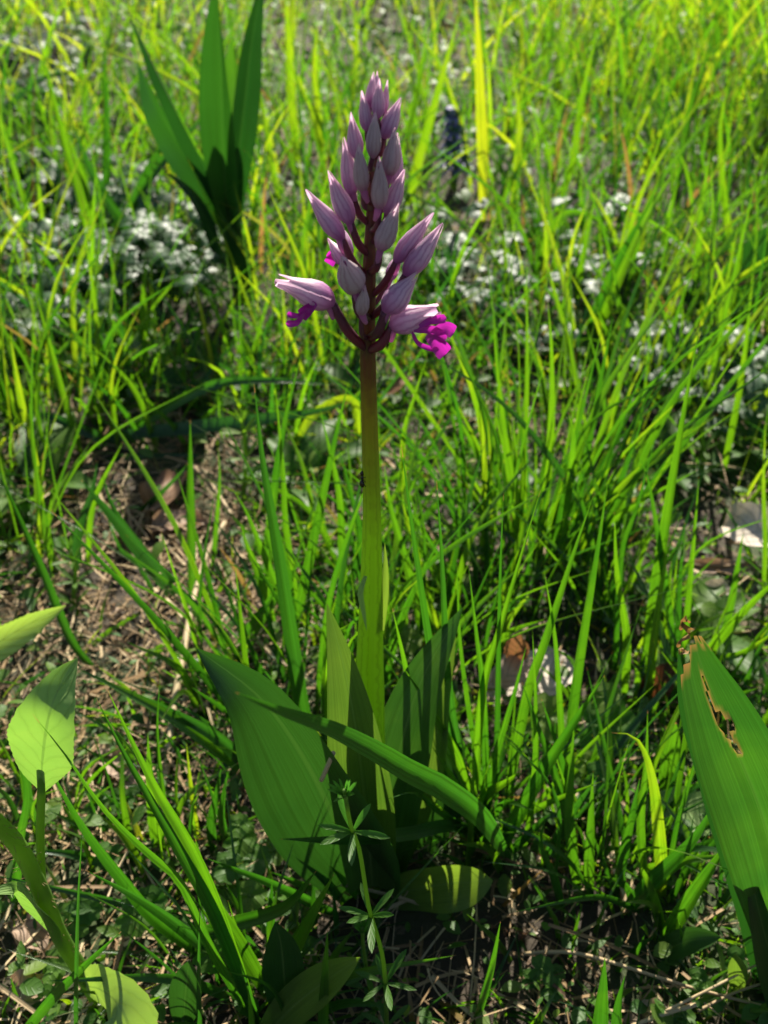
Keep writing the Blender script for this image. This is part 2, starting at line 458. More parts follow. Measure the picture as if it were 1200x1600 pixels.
# --- far meadow to the horizon
x = rng.uniform(-9, 9, 9000); y = rng.uniform(4.4, 16, 9000)
x2 = rng.uniform(1.2, 5, 5000)*rng.choice([-1, 1], 5000); y2 = rng.uniform(-.5, 4.4, 5000)
kk = np.abs(x2) > .3+.42*np.maximum(y2, 0)+.5
x = np.r_[x, x2[kk]]; y = np.r_[y, y2[kk]]; N = len(x)
H = rng.uniform(.12, .30, N); az = rng.uniform(0, 6.28, N); le = np.abs(rng.normal(0, .3, N))
dr = unit(np.stack([np.cos(az)*le, np.sin(az)*le, np.ones(N)], 1))
bd = np.stack([np.cos(az), np.sin(az), -np.full(N, .4)], 1)*(H*.3)[:, None]
strips('distant_grass', np.stack([x, y, gh(x, y)-.01], 1), dr, bd, H, rng.uniform(.008, .016, N), np.clip(rng.normal(.6, .15, N), 0, 1), MAT['grass_far'],
       'distant meadow grass beyond the glade', 'grass', 3)
# --- short grass of the near ground
x, y = scatter(10500, .12, 1.0, .85, .12, .42)
k = patch_mask(x, y, BARE); x, y = x[k], y[k]; N = len(x)
H = rng.uniform(.015, .06, N)*np.clip(.6+.8*(y-.2), .6, 1.15)
az = rng.uniform(0, 6.28, N); le = np.abs(rng.normal(0, .55, N))
dr = unit(np.stack([np.cos(az)*le, np.sin(az)*le, np.ones(N)], 1))
bd = np.stack([np.cos(az), np.sin(az), -np.full(N, .5)], 1)*(H*rng.uniform(.05, .7, N))[:, None]
strips('short_grass', np.stack([x, y, gh(x, y)-.003], 1), dr, bd, H, .0009+.0026*rng.random(N)**1.7, np.clip(rng.normal(.45, .22, N), 0, 1), MAT['grass'],
       'short thin grass blades growing through the litter', 'grass', 5)
# --- low broad foliage (moss, small leaves)
x, y = scatter(22000, .14, 4.2, 1.25, .2, .42)
k = patch_mask(x, y, [(a, b, c, d, min(1, e+.25)) for (a, b, c, d, e) in BARE]); x, y = x[k], y[k]; N = len(x)
zz = gh(x, y)+rng.uniform(.002, .028, N)*np.clip(.4+.8*y, .5, 1.6)
az = rng.uniform(0, 6.28, N)
dr = unit(np.stack([np.cos(az), np.sin(az), rng.uniform(-.25, .6, N)], 1))
ln = (.004+.013*rng.random(N)**1.5)*np.clip(.6+.5*y, .7, 1.5)
bd = np.stack([np.zeros(N), np.zeros(N), -ln*rng.uniform(.0, .5, N)], 1)
up = unit(np.stack([rng.normal(0, .3, N), rng.normal(0, .3, N), np.ones(N)], 1))
strips('ground_cover_leaves', np.stack([x, y, zz], 1), dr, bd, ln, ln*rng.uniform(.35, .75, N), np.clip(rng.normal(.5, .25, N), 0, 1), MAT['low_leaf'],
       'carpet of small low green leaves between the grass', 'ground cover', 4, .25, 'leaf', up)
# --- straw litter
x, y = scatter(46000, .12, 2.2, 1.5, .2, .42); N = len(x)
pxx, pyy = project(x, y, gh(x, y))
dens = np.clip(.30+.70*(((pxx-200)/280)**2+((pyy-880)/240)**2 < 1)+.3*np.sin(9*x)*np.cos(8*y), .1, 1)
k = rng.random(N) < dens; x, y = x[k], y[k]; N = len(x)
az = rng.uniform(0, 6.28, N)
dr = unit(np.stack([np.cos(az), np.sin(az), rng.normal(.06, .16, N)], 1))
ln = rng.gamma(2.0, .010, N)+.005
bd = np.stack([rng.normal(0, .25, N), rng.normal(0, .25, N), -np.abs(rng.normal(0, .12, N))], 1)*ln[:, None]
up = unit(np.stack([rng.normal(0, .5, N), rng.normal(0, .5, N), np.ones(N)], 1))
strips('straw_litter', np.stack([x, y, gh(x, y)+rng.uniform(.0, .010, N)], 1), dr, bd, ln, (.0004+.0017*rng.random(N)**2), np.clip(rng.normal(.5, .3, N), 0, 1), MAT['straw'],
       'dry tan straw and thatch lying on the soil', 'litter', 3, .4, 'flat', up)

# --- moss
x, y = scatter(24000, .12, 1.6, 1.2, .15, .42)
k = rng.random(len(x)) < np.clip(.15+1.1*np.sin(13*x+2*np.sin(7*y))*np.cos(11*y+1), 0, 1); x, y = x[k], y[k]; N = len(x)
az = rng.uniform(0, 6.28, N); le = np.abs(rng.normal(0, .8, N)); H = rng.uniform(.004, .014, N)
dr = unit(np.stack([np.cos(az)*le, np.sin(az)*le, np.ones(N)], 1))
strips('moss', np.stack([x, y, gh(x, y)-.001], 1), dr, np.zeros((N, 3)), H, rng.uniform(.0008, .0022, N), np.clip(rng.normal(.7, .2, N), 0, 1), MAT['low_leaf'],
       'olive moss tufts on the soil between the straw', 'moss', 2, .3, 'leaf')

# ------------------------------------------------------------------ hero blades from photo pixels
def to3d(pts, dy=0., e=1.0, Y0=None, lift=None):
    """first pixel stands on the ground; the others lie on planes that move dy metres back over the length"""
    b = G(*pts[0]) if lift is None else PZ(*pts[0], lift)
    Yb = b[1] if Y0 is None else Y0
    if Y0 is not None: b = PY(*pts[0], Y0)
    L = [0]
    for a, c in zip(pts[:-1], pts[1:]): L.append(L[-1]+math.dist(a, c))
    out = [b]
    for (p, l) in zip(pts[1:], L[1:]): out.append(PY(*p, Yb+dy*(l/L[-1])**e))
    if lift is None and Y0 is None: out[0] = out[0]+np.array([0, 0, -.003])
    return out
def on_ground(pts, zs):
    out = []
    for p, z in zip(pts, zs):
        g = G(*p); out.append(PZ(*p, g[2]+z))
    return out
def facing(p, a):
    """unit vector towards the viewer side, turned by a about the vertical"""
    v = norm(CAM-np.asarray(p)); c, s = math.cos(a), math.sin(a)
    return np.array([v[0]*c-v[1]*s, v[0]*s+v[1]*c, v[2]])
def hero(parent, pts3, w, tint, a=None, cup=.5, tw=None, name='blade', mat='grass', peak=.3, nu=4, nv=20, wf=None, vfold=True):
    mid = pts3[len(pts3)//2]
    hw = w*.57*mpp(mid)
    a = random.uniform(-.5, .5) if a is None else a
    tw = (random.uniform(-.25, .25), random.uniform(-.6, .6)) if tw is None else tw
    m = M(); m.add(*ribbon(pts3, wf(hw) if wf else grasswf(hw, peak), facing(mid, a), cup, nu, nv, vfold, tw), tint=tint)
    return m.build(name, MAT[mat], parent)

LAND = [('the dark upright plant', 350, 330), ('the bugle spike', 712, 240), ('the bleached dead leaf', 1165, 830), ('the grey-green soft leaves', 1170, 430), ('the straw patch', 220, 850),
        ('the orchid stem', 578, 660), ('the flower head', 580, 400), ('the tall yellow blade', 752, 130), ('the arched blade', 890, 350), ('the grey level blade', 100, 456), ('the fan-shaped tuft', 800, 620),
        ('the dark leafy far plants', 70, 80), ('the pair of slanting blades', 990, 400), ('the spike top', 590, 150),
        ('the spoon-shaped leaf', 80, 1110), ('the hairy stem', 80, 1430), ('the leaning bundle', 300, 1420), ('the crossing straws', 1090, 1560), ('the cleavers sprig', 580, 1480), ('the chewed leaf', 1130, 1180), ('the scalloped rosette', 845, 1520)]
def near(px, py):
    d = sorted((math.dist((px, py), l[1:]), l) for l in LAND)
    n, x_, y_ = d[0][1]
    if d[0][0] < 60: return 'close beside '+n
    if abs(py-y_) > abs(px-x_)*1.3: return ('beyond ' if py < y_ else 'in front of ')+n
    return 'between %s and %s' % (n, d[1][1][0])
def tuft(label, base_px, specs, extra=None, group='grass tufts around the orchid', seed=0):
    b = G(*base_px)
    t = thing('grass_tuft', label, 'grass', b, group)
    for s in specs:
        pts, w, tint, dy = s[:4]; kw = s[4] if len(s) > 4 else {}
        e = kw.pop('e', 1.0) if 'e' in kw else 1.0
        hero(t, to3d(pts, dy, e), w, tint, **kw)
    if extra:
        r = random.Random(seed)
        nb, spread, h0, h1, w0, w1, t0, t1, lean = extra
        for _ in range(int(nb*1.5)):
            ang = r.uniform(0, 6.283); rr = spread*math.sqrt(r.random())
            p0 = np.array([b[0]+rr*math.cos(ang), b[1]+rr*math.sin(ang)*.6, 0]); p0[2] = gh(p0[0], p0[1])-.003
            h = r.uniform(h0, h1); l = abs(r.gauss(0, lean)); a2 = ang+r.gauss(0, .6)
            d = np.array([math.cos(a2)*l, math.sin(a2)*l*.7, 1.]); d = d/np.linalg.norm(d)
            dr_ = r.uniform(0, .35)*h
            P = [p0, p0+d*h*.5+np.array([math.cos(a2), math.sin(a2)*.7, 0])*dr_*.15, p0+d*h+np.array([math.cos(a2), math.sin(a2)*.7, -.5])*dr_]
            w = (w0*.55+(w1-w0*.55)*r.random()**1.6)*.9/mpp(P[1])
            hero(t, P, w, min(1, max(0, r.uniform(t0, t1))), a=r.uniform(-1.2, 1.2), nv=10, nu=2)
    return t

tuft('tuft of broad grass blades with one blade crossing in front of the orchid leaves', (752, 1300), [
    ([(800, 1345), (752, 1278), (685, 1228), (640, 1206), (586, 1174), (514, 1138), (437, 1111), (368, 1082)], 40, .22, -.15, dict(e=.75, a=.1, cup=.5, tw=(.25, -.15), wf=lambda hw: leafwf(hw, .42, .28, 1.5))),
    ([(757, 1290), (717, 1188), (676, 1112), (631, 1044)], 15, .55, -.02),
    ([(745, 1290), (702, 1230), (658, 1157), (635, 1044), (613, 950)], 15, .5, -.02),
    ([(745, 1270), (690, 1095), (675, 1025), (645, 830), (627, 695)], 13, .25, -.03),
    ([(735, 1265), (702, 1090), (690, 875), (682, 750)], 14, .22, -.03),
    ([(762, 1270), (755, 1090), (745, 1000), (732, 885)], 11, .4, -.02),
    ([(740, 1280), (755, 1090), (785, 975), (815, 870), (845, 765)], 15, .55, -.02),
    ([(775, 1275), (778, 1095), (782, 900), (787, 770)], 9, .3, -.02),
    ([(765, 1275), (740, 1150), (720, 1010), (714, 880)], 9, .45, 0),
    ([(760, 1290), (772, 1200), (805, 1080), (822, 1010)], 12, .4, -.02),
    ([(730, 1285), (755, 1245), (790, 1222), (815, 1205)], 18, .6, -.02),
    ([(748, 1295), (700, 1290), (640, 1302), (545, 1312), (437, 1311)], 19, .18, -.09, dict(e=.7, cup=.4, peak=.45)),
    ([(750, 1300), (690, 1270), (650, 1240), (600, 1250)], 10, .3, -.06),
], (16, .02, .04, .12, .002, .004, .15, .6, .5), seed=1)
tuft('tuft of long slanting grass blades beside the pale dead leaf', (850, 1330), [
    ([(765, 1348), (810, 1275), (850, 1205), (900, 1125), (945, 1055)], 21, .35, -.01, dict(cup=.6)),
    ([(900, 1345), (880, 1260), (850, 1165), (815, 1065)], 14, .35, 0),
    ([(790, 1260), (825, 1085), (850, 1010), (895, 870), (927, 775)], 15, .45, 0),
    ([(880, 1230), (900, 1060), (930, 875), (950, 750)], 17, .42, 0),
    ([(925, 1400), (922, 1370), (925, 1290), (927, 1205)], 16, .45, 0),
    ([(885, 1260), (870, 1025), (850, 890)], 10, .5, 0),
    ([(860, 1255), (895, 1212), (930, 1190), (962, 1163)], 15, .55, 0),
    ([(905, 1390), (890, 1290), (893, 1200), (897, 1130)], 16, .45, .01),
    ([(820, 1330), (836, 1210), (838, 1100), (832, 985)], 10, .5, 0),
    ([(842, 1322), (900, 1352), (960, 1425), (1035, 1480), (1085, 1520)], 20, .08, -.04, dict(cup=.3, peak=.35)),
    ([(880, 1420), (865, 1370), (845, 1320), (852, 1280)], 12, .3, 0),
    ([(780, 1345), (830, 1300), (862, 1275), (905, 1280)], 12, .3, 0),
], (14, .035, .05, .15, .002, .0042, .2, .65, .4), seed=2)
tuft('tuft of grass with a bright kinked blade beside the chewed leaf', (1020, 1400), [
    ([(975, 1425), (1015, 1380), (1080, 1315), (1117, 1255)], 22, .3, -.01, dict(cup=.5)),
    ([(1035, 1400), (1032, 1340), (1020, 1220), (995, 1155), (955, 1145)], 19, .78, 0, dict(a=.2, tw=(0, .3))),
    ([(960, 1400), (980, 1310), (1000, 1215)], 14, .35, 0),
    ([(1035, 1472), (1090, 1390), (1147, 1305)], 23, .42, -.01, dict(cup=.6, vfold=True)),
    ([(1000, 1400), (1055, 1352), (1110, 1340), (1157, 1335)], 16, .5, -.02),
    ([(1045, 1390), (1055, 1300), (1085, 1190), (1095, 1130)], 9, .4, .01),
    ([(1010, 1390), (1000, 1290), (1008, 1200), (1012, 1110)], 13, .5, .01),
    ([(985, 1400), (970, 1340), (1000, 1260), (1030, 1200)], 9, .35, .01),
    ([(1040, 1240), (1046, 1190), (1056, 1128)], 26, .45, .0, dict(peak=.6)),
], (10, .03, .04, .12, .002, .004, .2, .7, .4), seed=3)
tuft('tuft of slender upright blades behind the chewed leaf tip', (1030, 1060), [
    ([(1005, 1060), (1040, 830), (1065, 675), (1095, 500)], 19, .5, 0, dict(cup=.5)),
    ([(1055, 1060), (1050, 1000), (1030, 850), (1010, 740), (990, 705)], 11, .4, 0),
    ([(960, 1060), (970, 870), (995, 790), (1025, 680)], 10, .35, 0),
    ([(1065, 1050), (1072, 965), (1080, 875), (1092, 745)], 10, .55, 0),
    ([(1055, 1050), (1058, 975), (1062, 900), (1070, 815)], 9, .3, 0),
    ([(1125, 1010), (1142, 940), (1162, 830)], 11, .5, 0),
    ([(1010, 1110), (1020, 1000), (1030, 930), (1045, 850)], 15, .7, 0),
    ([(975, 1100), (980, 1000), (965, 900), (960, 800)], 12, .6, 0),
    ([(1195, 930), (1196, 850), (1193, 760), (1196, 660)], 7, .7, 0),
    ([(1075, 1050), (1120, 1000), (1165, 950), (1230, 890)], 16, .6, -.02),
    ([(1060, 1065), (1110, 1035), (1160, 1020), (1215, 985)], 12, .7, -.02),
], (12, .05, .05, .13, .002, .0038, .3, .8, .35), seed=4)
tuft('dense fan-shaped tuft of fine grass right behind the orchid stem', (835, 860), [
    ([(925, 880), (925, 825), (870, 730), (790, 635), (675, 555)], 11, .12, -.05, dict(cup=.3)),
    ([(640, 860), (630, 700), (648, 620), (668, 556)], 10, .7, 0),
    ([(840, 860), (800, 740), (780, 600), (770, 500)], 10, .6, 0),
    ([(845, 860), (860, 700), (862, 560), (856, 470)], 12, .65, 0),
    ([(815, 860), (770, 760), (720, 660), (680, 600)], 10, .5, 0),
    ([(850, 860), (890, 740), (905, 640), (925, 560)], 10, .65, 0),
    ([(855, 860), (880, 780), (930, 700), (960, 650)], 9, .5, 0),
], (60, .05, .10, .26, .0022, .0045, .3, .75, .33), seed=5)
tuft('tuft of dark upright blades close behind the largest orchid leaf', (470, 1100), [
    ([(490, 1175), (467, 1080), (435, 875), (410, 725), (397, 600)], 23, .2, .0, dict(cup=.45, a=.2)),
    ([(455, 1000), (480, 890), (520, 700), (545, 595)], 15, .42, 0),
    ([(425, 960), (420, 860), (440, 690), (470, 555)], 14, .42, 0),
    ([(470, 980), (447, 830), (442, 740), (430, 600)], 10, .55, 0),
    ([(540, 960), (535, 860), (530, 770), (500, 640)], 12, .5, 0),
    ([(500, 990), (560, 870), (545, 760), (528, 700)], 12, .3, 0),
    ([(470, 1000), (410, 860), (385, 800), (362, 762)], 12, .5, 0),
    ([(430, 990), (405, 900), (385, 850), (376, 815)], 14, .5, 0),
    ([(390, 1010), (400, 985), (440, 920), (475, 870)], 12, .4, -.01),
    ([(365, 1020), (385, 990), (420, 940), (436, 905)], 14, .35, -.01),
], (44, .06, .06, .19, .002, .0046, .25, .7, .38), seed=6)
tuft('tuft of fine blades just right of the orchid stem', (660, 1010), [
    ([(665, 1010), (640, 900), (612, 800), (600, 722)], 14, .5, 0),
    ([(655, 1010), (662, 850), (650, 760), (640, 720)], 9, .4, 0),
    ([(600, 1000), (610, 930), (620, 870), (625, 842)], 9, .3, 0),
    ([(690, 1010), (655, 880), (632, 800), (628, 760)], 10, .75, 0),
], (34, .06, .05, .16, .002, .0042, .3, .8, .35), seed=7)
tuft('leaning bundle of glossy blades beside the spoon-shaped leaf', (395, 1560), [
    ([(405, 1600), (340, 1440), (280, 1330), (200, 1190), (150, 1090)], 20, .32, .0, dict(cup=.5)),
    ([(400, 1590), (320, 1370), (240, 1225), (168, 1078)], 23, .5, .0, dict(cup=.5, tw=(.1, .2))),
    ([(395, 1540), (300, 1350), (230, 1210), (165, 1120)], 16, .45, .01),
    ([(395, 1590), (330, 1480), (285, 1380), (230, 1330), (165, 1265), (100, 1175), (50, 1115)], 16, .42, -.02),
    ([(340, 1500), (250, 1440), (190, 1370), (130, 1290), (72, 1190)], 21, .35, -.01, dict(cup=.55)),
    ([(350, 1500), (270, 1440), (210, 1400), (135, 1360)], 18, .2, -.02),
    ([(425, 1560), (370, 1470), (330, 1400), (305, 1310)], 24, .48, 0, dict(cup=.3)),
    ([(425, 1545), (475, 1450), (522, 1365)], 23, .58, -.02, dict(cup=.5)),
    ([(265, 1475), (350, 1450), (440, 1420), (495, 1360)], 24, .4, -.03, dict(cup=.5)),
    ([(300, 1480), (310, 1520), (250, 1495), (135, 1485)], 12, .4, -.01),
    ([(530, 1425), (425, 1380), (320, 1340)], 15, .25, -.02),
    ([(540, 1410), (500, 1365), (462, 1327)], 12, .45, -.01),
    ([(565, 1400), (540, 1380), (515, 1352)], 12, .55, -.01),
    ([(520, 1400), (470, 1382), (422, 1362)], 12, .3, -.01),
], (16, .04, .04, .11, .002, .0042, .2, .6, .5), seed=8)
tuft('two long blades leaning left from under the largest orchid leaf', (400, 1225), [
    ([(420, 1235), (385, 1205), (280, 1130), (200, 1085), (112, 1040)], 19, .42, -.01, dict(cup=.45)),
    ([(430, 1240), (350, 1160), (265, 1110), (185, 1072)], 20, .14, .0, dict(cup=.45)),
    ([(262, 1330), (255, 1250), (245, 1150), (250, 1055)], 8, .4, 0),
    ([(250, 1335), (243, 1270), (236, 1200), (231, 1145)], 22, .5, 0),
    ([(335, 1330), (330, 1290), (340, 1230), (345, 1200)], 14, .3, 0),
    ([(310, 1310), (305, 1290), (296, 1220), (291, 1160)], 9, .85, 0),
    ([(360, 1330), (345, 1280), (350, 1230), (358, 1200)], 12, .3, 0),
], (14, .06, .03, .09, .0016, .0032, .2, .6, .5), seed=9)
tuft('low sprawling dull green blades over the bare straw patch', (240, 930), [
    ([(268, 930), (260, 915), (200, 838), (127, 750)], 21, .05, -.02, dict(cup=.25)),
    ([(298, 945), (297, 850), (295, 760), (297, 655)], 15, .42, 0, dict(peak=.5)),
    ([(118, 895), (125, 830), (145, 770), (152, 720)], 15, .05, .01),
    ([(300, 930), (240, 880), (180, 800), (160, 740)], 12, .1, 0),
    ([(330, 900), (338, 820), (343, 750), (341, 700)], 7, .5, 0),
    ([(245, 930), (215, 880), (190, 860), (165, 800)], 7, .15, 0),
    ([(290, 930), (240, 990), (205, 1000), (170, 985)], 10, .1, -.01),
    ([(200, 810), (250, 770), (280, 740), (295, 722)], 10, .15, 0),
], None, seed=10)
tuft('long bent blades arching low over the shaded ground behind the straw', (350, 680), [
    ([(560, 690), (550, 627), (492, 645), (463, 690), (448, 722)], 15, .85, -.03, dict(peak=.5)),
    ([(160, 700), (165, 685), (350, 662), (480, 645), (550, 628)], 19, .15, -.02, dict(peak=.5, cup=.2)),
    ([(165, 690), (210, 668), (325, 605), (425, 595), (528, 602)], 15, .35, -.02, dict(peak=.4)),
    ([(180, 700), (160, 686), (90, 655), (28, 640)], 15, .04, -.01, dict(peak=.4)),
    ([(150, 720), (200, 715), (260, 712), (330, 712)], 9, .08, -.01),
    ([(345, 600), (330, 540), (315, 505)], 13, .06, 0),
    ([(130, 715), (105, 640), (80, 550), (50, 440)], 9, .65, 0),
    ([(225, 590), (226, 480), (228, 388)], 13, .6, 0),
    ([(160, 660), (157, 600), (150, 480), (128, 330)], 9, .7, 0),
], (16, .10, .05, .16, .0022, .004, .3, .7, .3), seed=11)

# lone blades standing at the frame's foot
for pts, w, tint in (([(117, 1650), (122, 1450), (130, 1270)], 8, .2), ([(312, 1650), (312, 1540), (312, 1420)], 9, .2), ([(505, 1650), (508, 1540), (512, 1452)], 17, .45),
                     ([(392, 1660), (392, 1600), (387, 1540)], 12, .5), ([(20, 1625), (80, 1560), (140, 1500), (190, 1455)], 17, .35), ([(935, 1650), (938, 1570), (945, 1495)], 24, .35),
                     ([(965, 1650), (968, 1580), (977, 1523)], 20, .3), ([(935, 1480), (960, 1500), (910, 1520), (875, 1555)], 12, .55), ([(740, 1600), (765, 1520), (782, 1440)], 12, .4),
                     ([(20, 1420), (30, 1320), (42, 1240), (18, 1140)], 14, .35), ([(60, 1300), (45, 1240), (50, 1180), (78, 1120)], 10, .3), ([(400, 1435), (260, 1425), (120, 1395), (-20, 1365)], 12, .2),
                     ([(190, 1350), (110, 1335), (40, 1330)], 14, .22), ([(60, 1040), (30, 1055), (-20, 1050)], 15, .12), ([(150, 1045), (110, 1000), (60, 880), (-10, 720)], 14, .25)):
    p3 = to3d(pts, -.01)
    g = G(*pts[0])
    o = thing('grass_shoot', 'single grass blade growing apart '+near(*pts[-1]), 'grass', g, 'lone grass blades')
    hero(o, p3, w, tint, cup=.5)

# background blades that stand out
specs = [([(757, 345), (756, 240), (750, 110), (742, -30)], 18, .98), ([(628, 345), (650, 260), (690, 120), (720, 15)], 15, .75), ([(737, 300), (725, 215), (707, 150), (700, 120)], 9, .85),
         ([(920, 545), (950, 470), (1000, 360), (1062, 255)], 20, .66), ([(912, 545), (938, 470), (975, 390), (1025, 300)], 14, .35), ([(835, 440), (850, 390), (875, 340), (905, 332), (940, 350), (962, 392)], 12, .5),
         ([(165, 340), (166, 260), (165, 140), (160, 60)], 12, .3), ([(225, 405), (180, 330), (150, 280), (110, 190)], 16, .15), ([(190, 380), (210, 320), (240, 270), (328, 172)], 17, .2),
         ([(205, 370), (215, 300), (250, 230), (290, 150)], 14, .3), ([(135, 430), (130, 330), (100, 220), (60, 60)], 12, .6), ([(150, 420), (140, 320), (120, 250), (90, 180)], 12, .6),
         ([(60, 400), (30, 330), (10, 300), (-15, 250)], 11, .6), ([(900, 500), (905, 440), (920, 360), (935, 285)], 10, .6), ([(1080, 480), (1090, 400), (1095, 330), (1110, 230)], 11, .6),
         ([(870, 330), (895, 250), (910, 150), (935, 40)], 11, .7), ([(800, 340), (808, 250), (812, 190), (800, 100)], 11, .8), ([(465, 260), (455, 160), (450, 60), (445, -30)], 14, .75),
         ([(505, 290), (498, 190), (490, 110), (498, 30)], 11, .8), ([(540, 200), (552, 130), (556, 60), (548, -20)], 10, .8), ([(1060, 300), (1075, 190), (1105, 90), (1120, 30)], 12, .4),
         ([(440, 330), (420, 240), (412, 180), (400, 110)], 10, .75), ([(610, 300), (640, 200), (660, 100), (668, 20)], 11, .6), ([(1150, 420), (1130, 300), (1125, 200), (1140, 120)], 11, .7)]
for pts, w, tint in specs:
    o = thing('grass_shoot', ('pale yellow' if tint > .9 else 'bright green' if tint > .5 else 'dark green')+' tall blade '+near(*pts[2]), 'grass', G(*pts[0]), 'tall meadow blades behind the orchid')
    hero(o, to3d(pts, random.uniform(-.02, .02)), w, tint, cup=.45)
o = thing('grass_shoot', 'grey-green blade lying level over the glossy low leaves', 'grass', G(205, 480))
hero(o, to3d([(225, 490), (205, 476), (100, 456), (-20, 446)], -.02), 13, .0, cup=.2)
o = thing('grass_shoot', 'grey arching blade bent over beside the dark plant in the corner', 'grass', G(40, 260))
hero(o, to3d([(-40, 240), (0, 185), (55, 130), (130, 105)], -.02), 12, .05, cup=.2)

# background tufts
r = random.Random(5)
bpos = [(1010, 520), (1110, 560), (960, 420), (1140, 250), (1040, 200), (900, 210), (760, 180), (480, 200), (110, 160), (60, 560), (20, 800), (470, 420), (500, 520), (960, 620), (1130, 700), (870, 420), (640, 430), (1190, 480), (820, 60), (400, 90), (250, 60), (1000, 60), (1150, 60), (580, 250), (40, 250), (20, 660), (90, 620)]
for i, (a, b) in enumerate(bpos):
    far = max(0, (600-b)/600)
    tuft('loose tuft of thin grass '+near(a, b), (a, b+70), [], (r.randint(10, 18), .05+.05*far, .08, .20+.06*far, .0022, .0045+.0015*far, .4, .85, .3), 'loose grass tufts of the meadow', 100+i)

for i, (a, b, n_, h_, lab) in enumerate(((705, 1330, 12, .10, 'small tuft of short dark grass at the orchid foot beside the low pale leaf'), (955, 1330, 16, .12, 'upright grass tuft between the kinked blade and the slanting blades'),
        (1105, 1440, 12, .07, 'short grass tuft at the foot of the chewed leaf'), (215, 1330, 12, .08, 'short grass tuft behind the leaning bundle'), (885, 1490, 9, .05, 'sparse grass tuft beside the scalloped rosette'),
        (455, 1490, 9, .05, 'low shaded grass tuft beside the cleavers sprig'), (45, 1290, 10, .08, 'thin grass tuft behind the hairy stem'), (1130, 1130, 18, .10, 'bright grass tuft behind the chewed leaf'),
        (960, 960, 22, .13, 'fine grass tuft behind the pale dead leaf'), (560, 880, 20, .13, 'fine dark grass tuft behind the orchid stem'), (750, 960, 20, .14, 'fine grass tuft in front of the fan-shaped tuft'))):
    tuft(lab, (a, b), [], (n_, .03, h_*.4, h_, .0022, .0044, .2, .7, .45), seed=300+i)

# ------------------------------------------------------------------ the orchid
OB = G(588, 1392)
YO = OB[1]
orchid = thing('orchid', 'purple military-style orchid in bud on a tall stem with broad basal leaves', 'orchid', OB)
def O(px, py, d=0.): return PY(px, py, YO+d)
stem_px = [(588, 1395), (584, 1250), (578, 1080), (580, 940), (581, 800), (578, 680), (575, 560), (576, 450), (580, 340), (585, 230), (587, 140)]
sp3 = [O(*p) for p in stem_px]; sp3[0] = sp3[0]-np.array([0, 0, .004])
rad_px = [15, 20, 23, 18.5, 14.2, 13, 12.5, 11, 8.5, 6, 3]
def stem_r(t):
    f = t*(len(sp3)-1); return float(np.interp(tz(t), [p[2] for p in sp3], [r_*mpp(p) for r_, p in zip(rad_px, sp3)]))
def tz(t): return sp3[0][2]+(sp3[-1][2]-sp3[0][2])*t
m = M(); m.add(*tube(sp3, stem_r, 16, 60)); m.build('stem', MAT['stem'], orchid)

def oleaf(pts, w, ds, tint, nrm, cup=.35, wave=.03, peak=.5, base=.4, name='leaf', nu=10, nv=30, tw=(0, 0), p=1.7, lab=None, vfold=False, asym=0, ph=0, mat='orchid_leaf'):
    P = [O(a, b, d) for (a, b), d in zip(pts, ds)]
    hw = w*.5*mpp(P[len(P)//2])
    m = M(); m.add(*ribbon(P, leafwf(hw, peak, base, p), nrm, cup, nu, nv, vfold, tw, wave, 1.6, asym=asym, ph=ph), tint=tint)
    o = m.build(name, MAT[mat], orchid)
    if lab: o['label'] = lab
    return o
# large left leaf
oleaf([(582, 1398), (535, 1305), (478, 1190), (408, 1092), (308, 1014)], 216, [0, -.014, -.022, -.026, -.022], .2, [(-.1, -1, .55), (-.35, -.8, .7)], .5, .06, .48, .40, lab='largest leaf, spreading to the left', asym=.1)
# upright central leaf
oleaf([(582, 1385), (572, 1270), (556, 1140), (537, 1040), (511, 943)], 104, [-.012, -.018, -.020, -.018, -.012], .66, [(-.05, -1, .3), (-.2, -1, .3)], .4, .03, .45, .8, lab='upright folded leaf in front of the stem')
# leaves to the right and behind
oleaf([(592, 1385), (605, 1270), (628, 1160), (660, 1060), (722, 950)], 100, [.004, .004, .010, .020, .03], .5, [(.1, -1, .35), (-.2, -1, .4)], .4, .04, .48, .75)
oleaf([(600, 1380), (625, 1290), (650, 1190), (672, 1090), (712, 985)], 84, [.012, .014, .02, .03, .04], .75, [(.5, -1, .4), (.2, -1, .4)], .45, .05, .5, .5)
oleaf([(605, 1380), (640, 1310), (672, 1240), (690, 1170), (702, 1095)], 105, [.02, .024, .03, .04, .05], .28, [(.1, -1, .4), (.2, -1, .5)], .35, .05, .5, .5)
# low spoon leaf at the right foot
oleaf([(590, 1398), (635, 1392), (690, 1382), (735, 1378), (770, 1376)], 82, [-.004, -.008, -.014, -.018, -.02], 1.0, [(-.05, -1, .65), (.15, -.9, .6)], .30, .12, .6, .5, p=3.2, lab='short pale leaf lying low at the foot', ph=1.0)
# low leaf in front left
oleaf([(400, 1640), (440, 1585), (500, 1535), (562, 1497)], 56, [-.055]*4, .85, [(.4, -.7, .7), (.4, -.6, .8)], .35, .05, .55, .5, p=2.6) if False else None
# sheath leaves around the stem
oleaf([(592, 985), (599, 925), (601, 885), (601, 848)], 17, [-.002, 0, .001, .002], .95, [(.5, -1, .3), (.7, -1, .2)], .5, 0, .3, .9, 'sheath_tip', nu=4, nv=10)
oleaf([(571, 900), (563, 925), (568, 955), (573, 986)], 9, [-.008, -.012, -.014, -.016], .7, [(0, -1, .2), (0, -1, .2)], .3, 0, .3, .6, 'bract', nu=4, nv=10, mat='pale_leaf')

